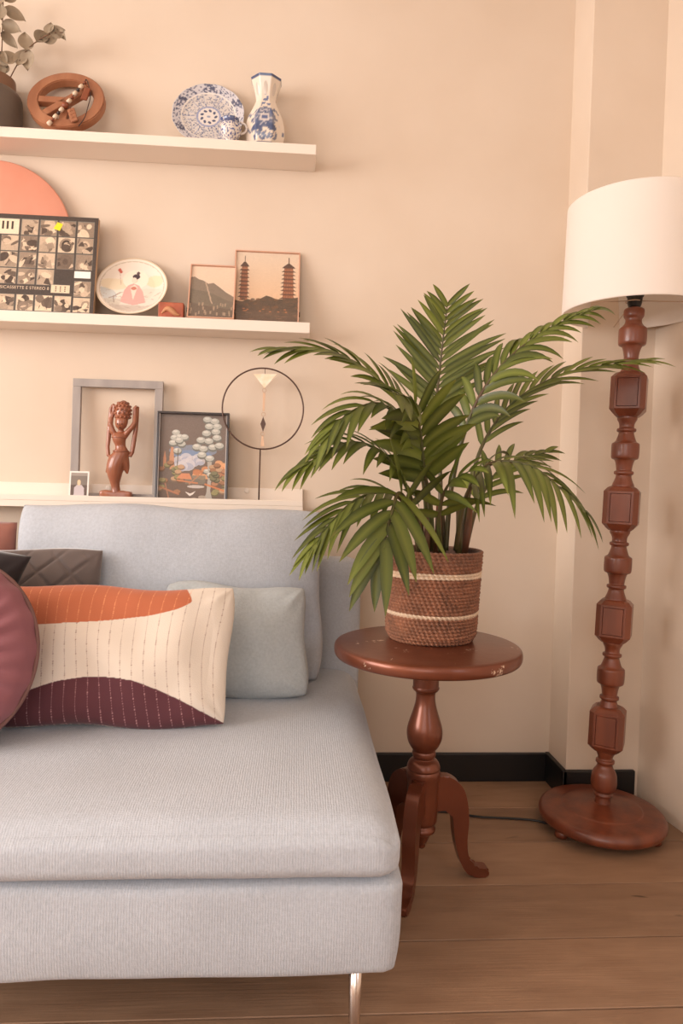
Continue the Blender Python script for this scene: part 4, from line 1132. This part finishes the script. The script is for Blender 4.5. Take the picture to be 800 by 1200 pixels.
# two pagodas photograph
gx0, gx1 = atY(272, 373, 2.225).x, atY(350, 376, 2.225).x
gw_, gh_ = gx1-gx0, .262
cv = Canvas(gw_-.008, gh_-.008, 190, 230, (236, 206, 176)); w_, h_ = cv.w, cv.h
cv.grad(0, h_, (236, 190, 148), (232, 212, 190))
rg = random.Random(6)
for cx, hw, top_ in ((.14, .085, .80), (.84, .125, .80)):
    n = 9
    for i in range(n):
        t = i/n; y0 = .30+(top_-.30)*t; y1 = .30+(top_-.30)*(i+1)/n; hh = hw*(1-.22*t)
        cv.poly(q_([(cx-hh*.72, y0), (cx+hh*.72, y0), (cx+hh*.68, y1), (cx-hh*.68, y1)]), (146, 92, 66))
        for s in (-.5, -.15, .2, .5): cv.rect(w_*(cx+s*hh-.008), w_*(cx+s*hh+.008), h_*(y0+.01), h_*(y0+.028), (204, 140, 96), .7)
        cv.poly(q_([(cx-hh*1.12, y1-.012), (cx+hh*1.12, y1-.012), (cx+hh*.7, y1+.012), (cx-hh*.7, y1+.012)]), (92, 62, 50))
    cv.poly(q_([(cx-hw*.8, top_), (cx+hw*.8, top_), (cx+.012, top_+.06), (cx-.012, top_+.06)]), (86, 60, 50))
    cv.line(w_*cx, h_*(top_+.05), w_*cx, h_*(top_+.14), .003, (86, 62, 52))
cv.poly(q_([(0, 0), (0, .30), (.12, .28), (.2, .32), (.3, .30), (.42, .34), (.5, .38), (.58, .36), (.66, .33), (.8, .34), (1, .37), (1, 0)]), (92, 74, 58))
for k in range(70): cv.ell(w_*rg.random(), h_*rg.uniform(.12, .33), w_*.035, h_*.016, rg.choice([(82, 66, 52), (104, 80, 60), (120, 84, 56)]), .7)
cv.rect(0, w_, 0, h_*.16, (104, 82, 66), .85)
for k in range(30): cv.ell(w_*rg.random(), h_*rg.uniform(.01, .15), w_*.05, h_*.006, rg.choice([(150, 108, 78), (84, 68, 56)]), .6)
for k in range(10): cv.ell(w_*rg.uniform(.15, .85), h_*rg.uniform(.15, .19), w_*.02, h_*.008, (206, 128, 78), .8)
cv.grain(6, 4)
copper_frame(gx0, gx1, S2, 2.224, gh_, 'larger copper-edged photo of two pagodas at dusk', cv)

# --- ledge: empty grey frame
m_gfr = mat('weathered_grey_wood', L3(176, 166, 160), .65, color2=L3(152, 144, 140), vscale=18, stretch=(1, 1, .3), bump=.1, bscale=60)
ax0, ax1 = -.727, -.440
gh = .395
d = leaner('empty_frame', (ax0+ax1)/2, 2.262, S3, gh, 'empty weathered grey wooden frame standing behind the carved figure', 'frame', ytop=2.2845)
fwd = .026; w = ax1-ax0
for a, b_, c, e in ((-w/2, w/2, 0, fwd), (-w/2, w/2, gh-fwd, gh), (-w/2, -w/2+fwd, fwd, gh-fwd), (w/2-fwd, w/2, fwd, gh-fwd)):
    box('frame_rail' if e-c < .05 else 'frame_stile', a, b_, -.016, 0, c, e, m_gfr, d, bevel=.0015)
# --- ledge: painting in black frame
bx0_, bx1_ = atY(181, 584, 2.22).x, atY(266, 586, 2.22).x
ph = .296; w = bx1_-bx0_
d = leaner('painting', (bx0_+bx1_)/2, 2.235, S3, ph, 'black-framed landscape painting of round grey trees and orange hills', 'painting', ytop=2.263)
m_bfr = mat('black_lacquer_frame', L3(44, 32, 30), .3, coat=.3, var=.15)
m_sil = mat('silver_fillet', L3(176, 166, 160), .35, metal=.3, var=.05)
for a, b_, c, e in ((-w/2, w/2, 0, .007), (-w/2, w/2, ph-.007, ph), (-w/2, -w/2+.007, .007, ph-.007), (w/2-.007, w/2, .007, ph-.007)):
    box('frame_edge', a, b_, -.020, 0, c, e, m_bfr, d, bevel=.001)
for a, b_ in ((-w/2+.007, -w/2+.0095), (w/2-.0095, w/2-.007)): box('fillet', a, b_, -.017, -.004, .007, ph-.007, m_sil, d)
cv = Canvas(w-.018, ph-.014, 230, 280, (122, 106, 96)); w_, h_ = cv.w, cv.h
cv.grad(0, h_, (110, 94, 84), (124, 108, 98))
def el(x, y, rx, ry, c, al=1): cv.ell(x*w_, y*h_, rx*w_, ry*h_, c, al)
el(.5, .58, .36, .07, (136, 146, 164), .8); el(.48, .54, .3, .05, (126, 146, 178), .8)
for x, y, r in ((.3, .46, .1), (.4, .5, .09), (.5, .46, .11), (.58, .50, .08), (.42, .42, .12), (.33, .40, .1), (.62, .46, .07)): el(x, y, r, r*.6, (206, 200, 202), .8); el(x, y-.02, r*.8, r*.35, (168, 170, 186), .8)
rg = random.Random(12)
for k in range(34): x, y = rg.uniform(.55, .98), rg.uniform(.30, .52); (el(x, y*(.85+.15*x), .06, .035, rg.choice([(206, 142, 98), (188, 122, 82), (222, 164, 118)]), .9) if y < .34+.28*max(0, x-.45) else None)
cv.poly(q_([(.16, .36), (.15, .5), (.17, .62), (.19, .70), (.21, .60), (.22, .48), (.23, .38)]), (196, 142, 108)); cv.poly(q_([(.06, .38), (.06, .5), (.08, .58), (.10, .5), (.11, .38)]), (186, 132, 100))
cv.rect(0, w_, 0, h_*.22, (112, 92, 78)); cv.rect(.4*w_, .7*w_, .2*h_, .3*h_, (128, 120, 104), .8)
def tree(blobs, r):
    for x, y in blobs: el(x, y, r, r*.62, (118, 118, 110)); el(x-.004, y+.012, r*.92, r*.46, (184, 182, 172)); el(x-.01, y+.024, r*.55, r*.2, (210, 206, 196))
tree([(.24, .78), (.22, .72), (.30, .73), (.37, .73), (.20, .66), (.33, .65), (.29, .69), (.27, .57)], .065)
cv.line(.27*w_, .38*h_, .28*w_, .6*h_, .003, (110, 100, 88))
tree([(.71, .94), (.82, .92), (.74, .86), (.86, .86), (.84, .80), (.70, .78), (.86, .73), (.62, .70), (.74, .69), (.56, .62), (.66, .60), (.80, .62), (.90, .64), (.64, .53), (.76, .49)], .072)
cv.poly(q_([(.72, .46), (.74, .3), (.72, .1), (.68, 0), (.82, 0), (.78, .12), (.79, .3), (.79, .46)]), (176, 168, 158)); tree([(.72, .34), (.80, .36), (.77, .30)], .05)
for k in range(46):
    x = rg.choice([rg.uniform(0, .34), rg.uniform(.8, 1.0)]); y = rg.uniform(.06, .44)
    c = rg.choice([(150, 140, 96), (176, 128, 96), (190, 154, 120), (128, 122, 92), (160, 116, 84)]); el(x, y, .055, .03, tuple(v*.72 for v in c)); el(x-.004, y+.008, .05, .022, c)
cv.poly(q_([(.26, .26), (.34, .32), (.46, .32), (.50, .25)]), (206, 138, 100)); cv.line(.28*w_, .24*h_, .58*w_, .21*h_, .005, (196, 128, 88)); cv.line(.46*w_, .2*h_, .6*w_, .3*h_, .004, (180, 130, 100))
el(.56, .17, .13, .018, (206, 196, 188), .9); cv.poly(q_([(.4, .11), (.48, .09), (.56, .12), (.52, .08), (.47, .06)]), (226, 216, 206)); el(.66, .05, .06, .02, (180, 164, 146), .9); el(.54, .03, .05, .014, (170, 152, 134), .9)
cv.line(.02*w_, .16*h_, .3*w_, .08*h_, .006, (186, 122, 88), .8); cv.line(.1*w_, .2*h_, .16*w_, .02*h_, .004, (178, 124, 92), .8); cv.line(.7*w_, .2*h_, .98*w_, .13*h_, .006, (206, 130, 84), .9)
cv.grain(5, 7)
box('backing', -w/2+.005, w/2-.005, -.006, -.002, .005, ph-.005, m_kraft, d)
cv.sheet('canvas', PRINT, d, -.0068, -w/2+.009, .007)
# --- ledge: instant photo
qx0, qx1 = atY(80, 581, 2.213).x, atY(103, 581, 2.213).x
w = qx1-qx0; hq = .096
d = leaner('instant_photo', (qx0+qx1)/2, 2.2142, S3, hq, 'small white-bordered instant photo leaning against the grey frame', 'photo', ytop=2.2265)
box('paper', -w/2, w/2, -.0012, 0, 0, hq, mat('white_photo_paper', L3(240, 234, 226), .5, var=.02), d)
cv = Canvas(w-.010, hq-.024, 60, 70, (128, 116, 106)); w_, h_ = cv.w, cv.h
cv.rect(0, w_, 0, h_*.45, (96, 78, 70)); cv.rect(0, w_, h_*.86, h_, (160, 148, 138)); cv.poly(q_([(.2, 0), (.22, .34), (.38, .46), (.66, .46), (.82, .32), (.84, 0)]), (196, 184, 186)); el(.5, .56, .11, .13, (226, 196, 160))
cv.sheet('photograph', PRINT, d, -.0016, -w/2+.005, .019)

# --- ledge: carved dancing figure
SO = Vector((atY(136, 580, 2.229).x, 2.229, S3))
st = thing('dancer_figurine', SO, 'carved brown wooden dancing figure with raised arms and tall headdress', 'figurine')
q0 = 1903.0
def sp(x, y, dy=0.0): return Vector(((x-408)/q0, dy, (745-y)/q0))   # traced in the figure's own plane, metres
def blob(path, radx, rady):
    """loft of ellipses along a path"""
    V, F = [], []; n = 18
    P = smooth_prof([(*sp(x, y, dy), rx/q0, ry/q0) for (x, y, dy), rx, ry in zip(path, radx, rady)], 5); m = len(P)
    for (x, y, z, a, b_) in P:
        for k in range(n): t = 2*PI*k/n; V.append((x+a*math.cos(t), y+b_*math.sin(t), z))
    for i in range(m-1):
        for k in range(n): F.append((i*n+k, i*n+(k+1) % n, (i+1)*n+(k+1) % n, (i+1)*n+k))
    F.append(tuple(range(n-1, -1, -1))); F.append(tuple((m-1)*n+k for k in range(n)))
    return V, F
body = blob([(408, 690, 0), (405, 660, 0), (400, 625, 0), (398, 580, 0), (402, 530, 0), (418, 480, 0), (432, 448, 0), (436, 425, 0), (430, 402, 0), (424, 375, -.002), (424, 348, -.002), (428, 330, 0), (432, 318, 0), (433, 300, -.003)],
            [30, 26, 30, 44, 54, 58, 50, 38, 32, 38, 44, 42, 20, 15], [26, 24, 28, 36, 42, 42, 38, 30, 26, 30, 32, 26, 18, 15])
head = blob([(433, 305, -.004), (435, 290, -.006), (437, 268, -.006), (438, 245, -.004), (440, 228, 0)], [16, 30, 37, 38, 36], [16, 28, 34, 36, 34])
skirt = blob([(470, 572, .004), (466, 545, .002), (452, 510, 0), (436, 478, 0), (428, 455, 0)], [6, 18, 34, 46, 46], [4, 10, 22, 34, 36])
skirt2 = blob([(350, 568, -.004), (368, 540, -.004), (392, 505, -.004), (410, 470, 0)], [6, 20, 34, 42], [4, 12, 24, 34])
def limb(pts, rads): return tube([sp(*p) for p in pts], [r/q0 for r in rads], 12)
armL = limb([(398, 340, 0), (384, 315, -.004), (372, 275, -.006), (376, 235, -.002), (388, 195, 0), (392, 165, 0), (380, 152, 0)], [20, 17, 15, 13, 12, 12, 8])
armR = limb([(455, 340, 0), (475, 318, -.004), (502, 285, -.006), (515, 258, -.004), (514, 215, 0), (512, 175, 0), (524, 158, 0)], [20, 17, 15, 14, 13, 12, 9])
ribL = limb([(380, 155, .006), (366, 175, .008), (362, 240, .008), (358, 330, .006), (352, 410, .004), (358, 462, .002), (372, 470, 0)], [9, 10, 12, 14, 12, 12, 10])
ribR = limb([(526, 160, .006), (522, 220, .008), (516, 300, .008), (506, 380, .006), (498, 440, .004), (488, 468, 0)], [11, 13, 14, 14, 13, 10])
nose = blob([(432, 284, -.019), (432, 276, -.022), (434, 262, -.019)], [6, 7, 4], [6, 7, 4])
V, F = join(body, head, skirt, skirt2, armL, armR, ribL, ribR, nose)
m_stat = wood('polished_sono_wood', L3(166, 102, 72), L3(130, 72, 48), .3, .45)
o = mesh('figure_body', V, F, m_stat, st)
rm = o.modifiers.new('merge', 'REMESH'); rm.mode = 'VOXEL'; rm.voxel_size = .0016; rm.use_smooth_shade = True
sm = o.modifiers.new('soften', 'SMOOTH'); sm.iterations = 3; sm.factor = .4
# headdress with carved knobs
V, F = blob([(440, 240, 0), (441, 215, 0), (443, 185, 0), (444, 160, 0), (445, 140, 0), (446, 128, 0)], [40, 46, 47, 40, 26, 6], [38, 44, 44, 38, 26, 6])
parts = [(V, F)]
for lev, (y, rx) in enumerate(((230, 42), (208, 46), (186, 47), (164, 42), (146, 30))):
    for k in range(12):
        a = 2*PI*(k+.5*(lev % 2))/12; c = sp(442, y)+Vector((rx/q0*math.cos(a), rx*.94/q0*math.sin(a), 0))
        v, f = lathe(smooth_prof([(.0005, -.0045), (.0042, -.002), (.0042, .002), (.0005, .0045)], 2), 8); parts.append(([Vector(p)+c for p in v], f))
V, F = join(*parts); mesh('headdress', V, F, m_stat, st)
mface = mat('carved_dark_line', L3(70, 34, 22), .5, var=.1)
for x in (421, 446):
    v, f = lathe(smooth_prof([(.0003, -.001), (.0026, 0), (.0003, .001)], 2), 10); mesh('eye', [(p[0], p[1], p[2]*.6) for p in v], f, mface, st, loc=sp(x, 274, -.0225), rot=(R(90), 0, 0))
v, f = lathe(smooth_prof([(.0003, -.001), (.0032, 0), (.0003, .001)], 2), 10); mesh('mouth', [(p[0], p[1]*.45, p[2]) for p in v], f, mface, st, loc=sp(433, 296, -.0195), rot=(R(90), 0, 0))
# waist sash and necklace bands
for (x, y, rx, ry, dy) in ((434, 436, 46, 36, 0), (424, 352, 44, 33, -.002)):
    tv, tf = torus(1, .10, 36, 6, 'z'); V = [(p[0]*rx/q0*.98+sp(x, y).x, p[1]*ry/q0*.98+dy, p[2]*.03+sp(x, y).z) for p in tv]; mesh('carved_band', V, tf, m_stat, st)
bm = softbox(.100, .026, .036, .006, 8, (0, 0, 0), .003, 38, 4)
for v in bm.verts: v.co.z = max(-.018, v.co.z)
bmo('base', bm, m_stat, st, True, loc=(0, 0, .018))

# --- ledge: hoop stand with hanging ornament
hc = atY(308, 479, 2.234); RH = .1305
d = thing('hoop_stand', (atY(303, 587, 2.234).x, 2.234, S3), 'thin dark metal hoop stand with hanging stone ornament', 'ornament')
OR = Vector((atY(303, 587, 2.234).x, 2.234, S3))
m_hoop = mat('dark_bronze_wire', L3(92, 68, 58), .4, metal=.4, var=.1)
V, F = torus(RH, .0026, 96, 8, 'y'); mesh('hoop', V, F, m_hoop, d, loc=hc-OR)
V, F = tube([Vector((0, 0, .004)), hc-OR-Vector((.006, 0, RH))], .0024, 8); mesh('rod', V, F, m_hoop, d)
V, F = lathe([(.019, 0), (.019, .003), (.004, .005)], 32); mesh('foot', V, F, m_hoop, d)
m_stone3 = mat('marbled_orange_stone', L3(255, 246, 232), .25, color2=L3(246, 196, 140), vscale=26, coat=.3)
def hp(x, y): return atY(x, y, 2.234)-OR
def flat(name, pts, th, m):
    bm = bmesh.new(); P = [hp(*p) for p in pts]
    a = [bm.verts.new(p+Vector((0, -th, 0))) for p in P]; b_ = [bm.verts.new(p+Vector((0, th, 0))) for p in P]
    bm.faces.new(a); bm.faces.new(b_[::-1])
    for k in range(len(P)): bm.faces.new((a[k], b_[k], b_[(k+1) % len(P)], a[(k+1) % len(P)]))
    return bmo(name, bm, m, d)
flat('stone_triangle', [(297, 438.5), (324.5, 438.5), (310, 455)], .003, m_stone3)
V, F = tube([hp(310.5, 432.5), hp(310.5, 439)], .001, 6); mesh('hook', V, F, m_hoop, d)
m_brass = mat('pale_brass', L3(206, 168, 138), .35, metal=.5, var=.1)
for x, y in ((309.5, 457.5), (308.5, 485.5), (307.5, 508.5)):
    V, F = torus(.0062, .0008, 24, 6, 'y'); mesh('ring', V, F, m_brass, d, loc=hp(x, y))
flat('bar', [(308, 460.5), (311, 460.5), (310, 482), (307.5, 482)], .001, m_brass)
flat('diamond', [(308.3, 488), (311.4, 497), (308, 506), (305, 497)], .0012, m_hoop)
flat('drop', [(306.5, 511), (308.5, 511), (309.8, 523), (305.2, 523)], .0012, m_brass)
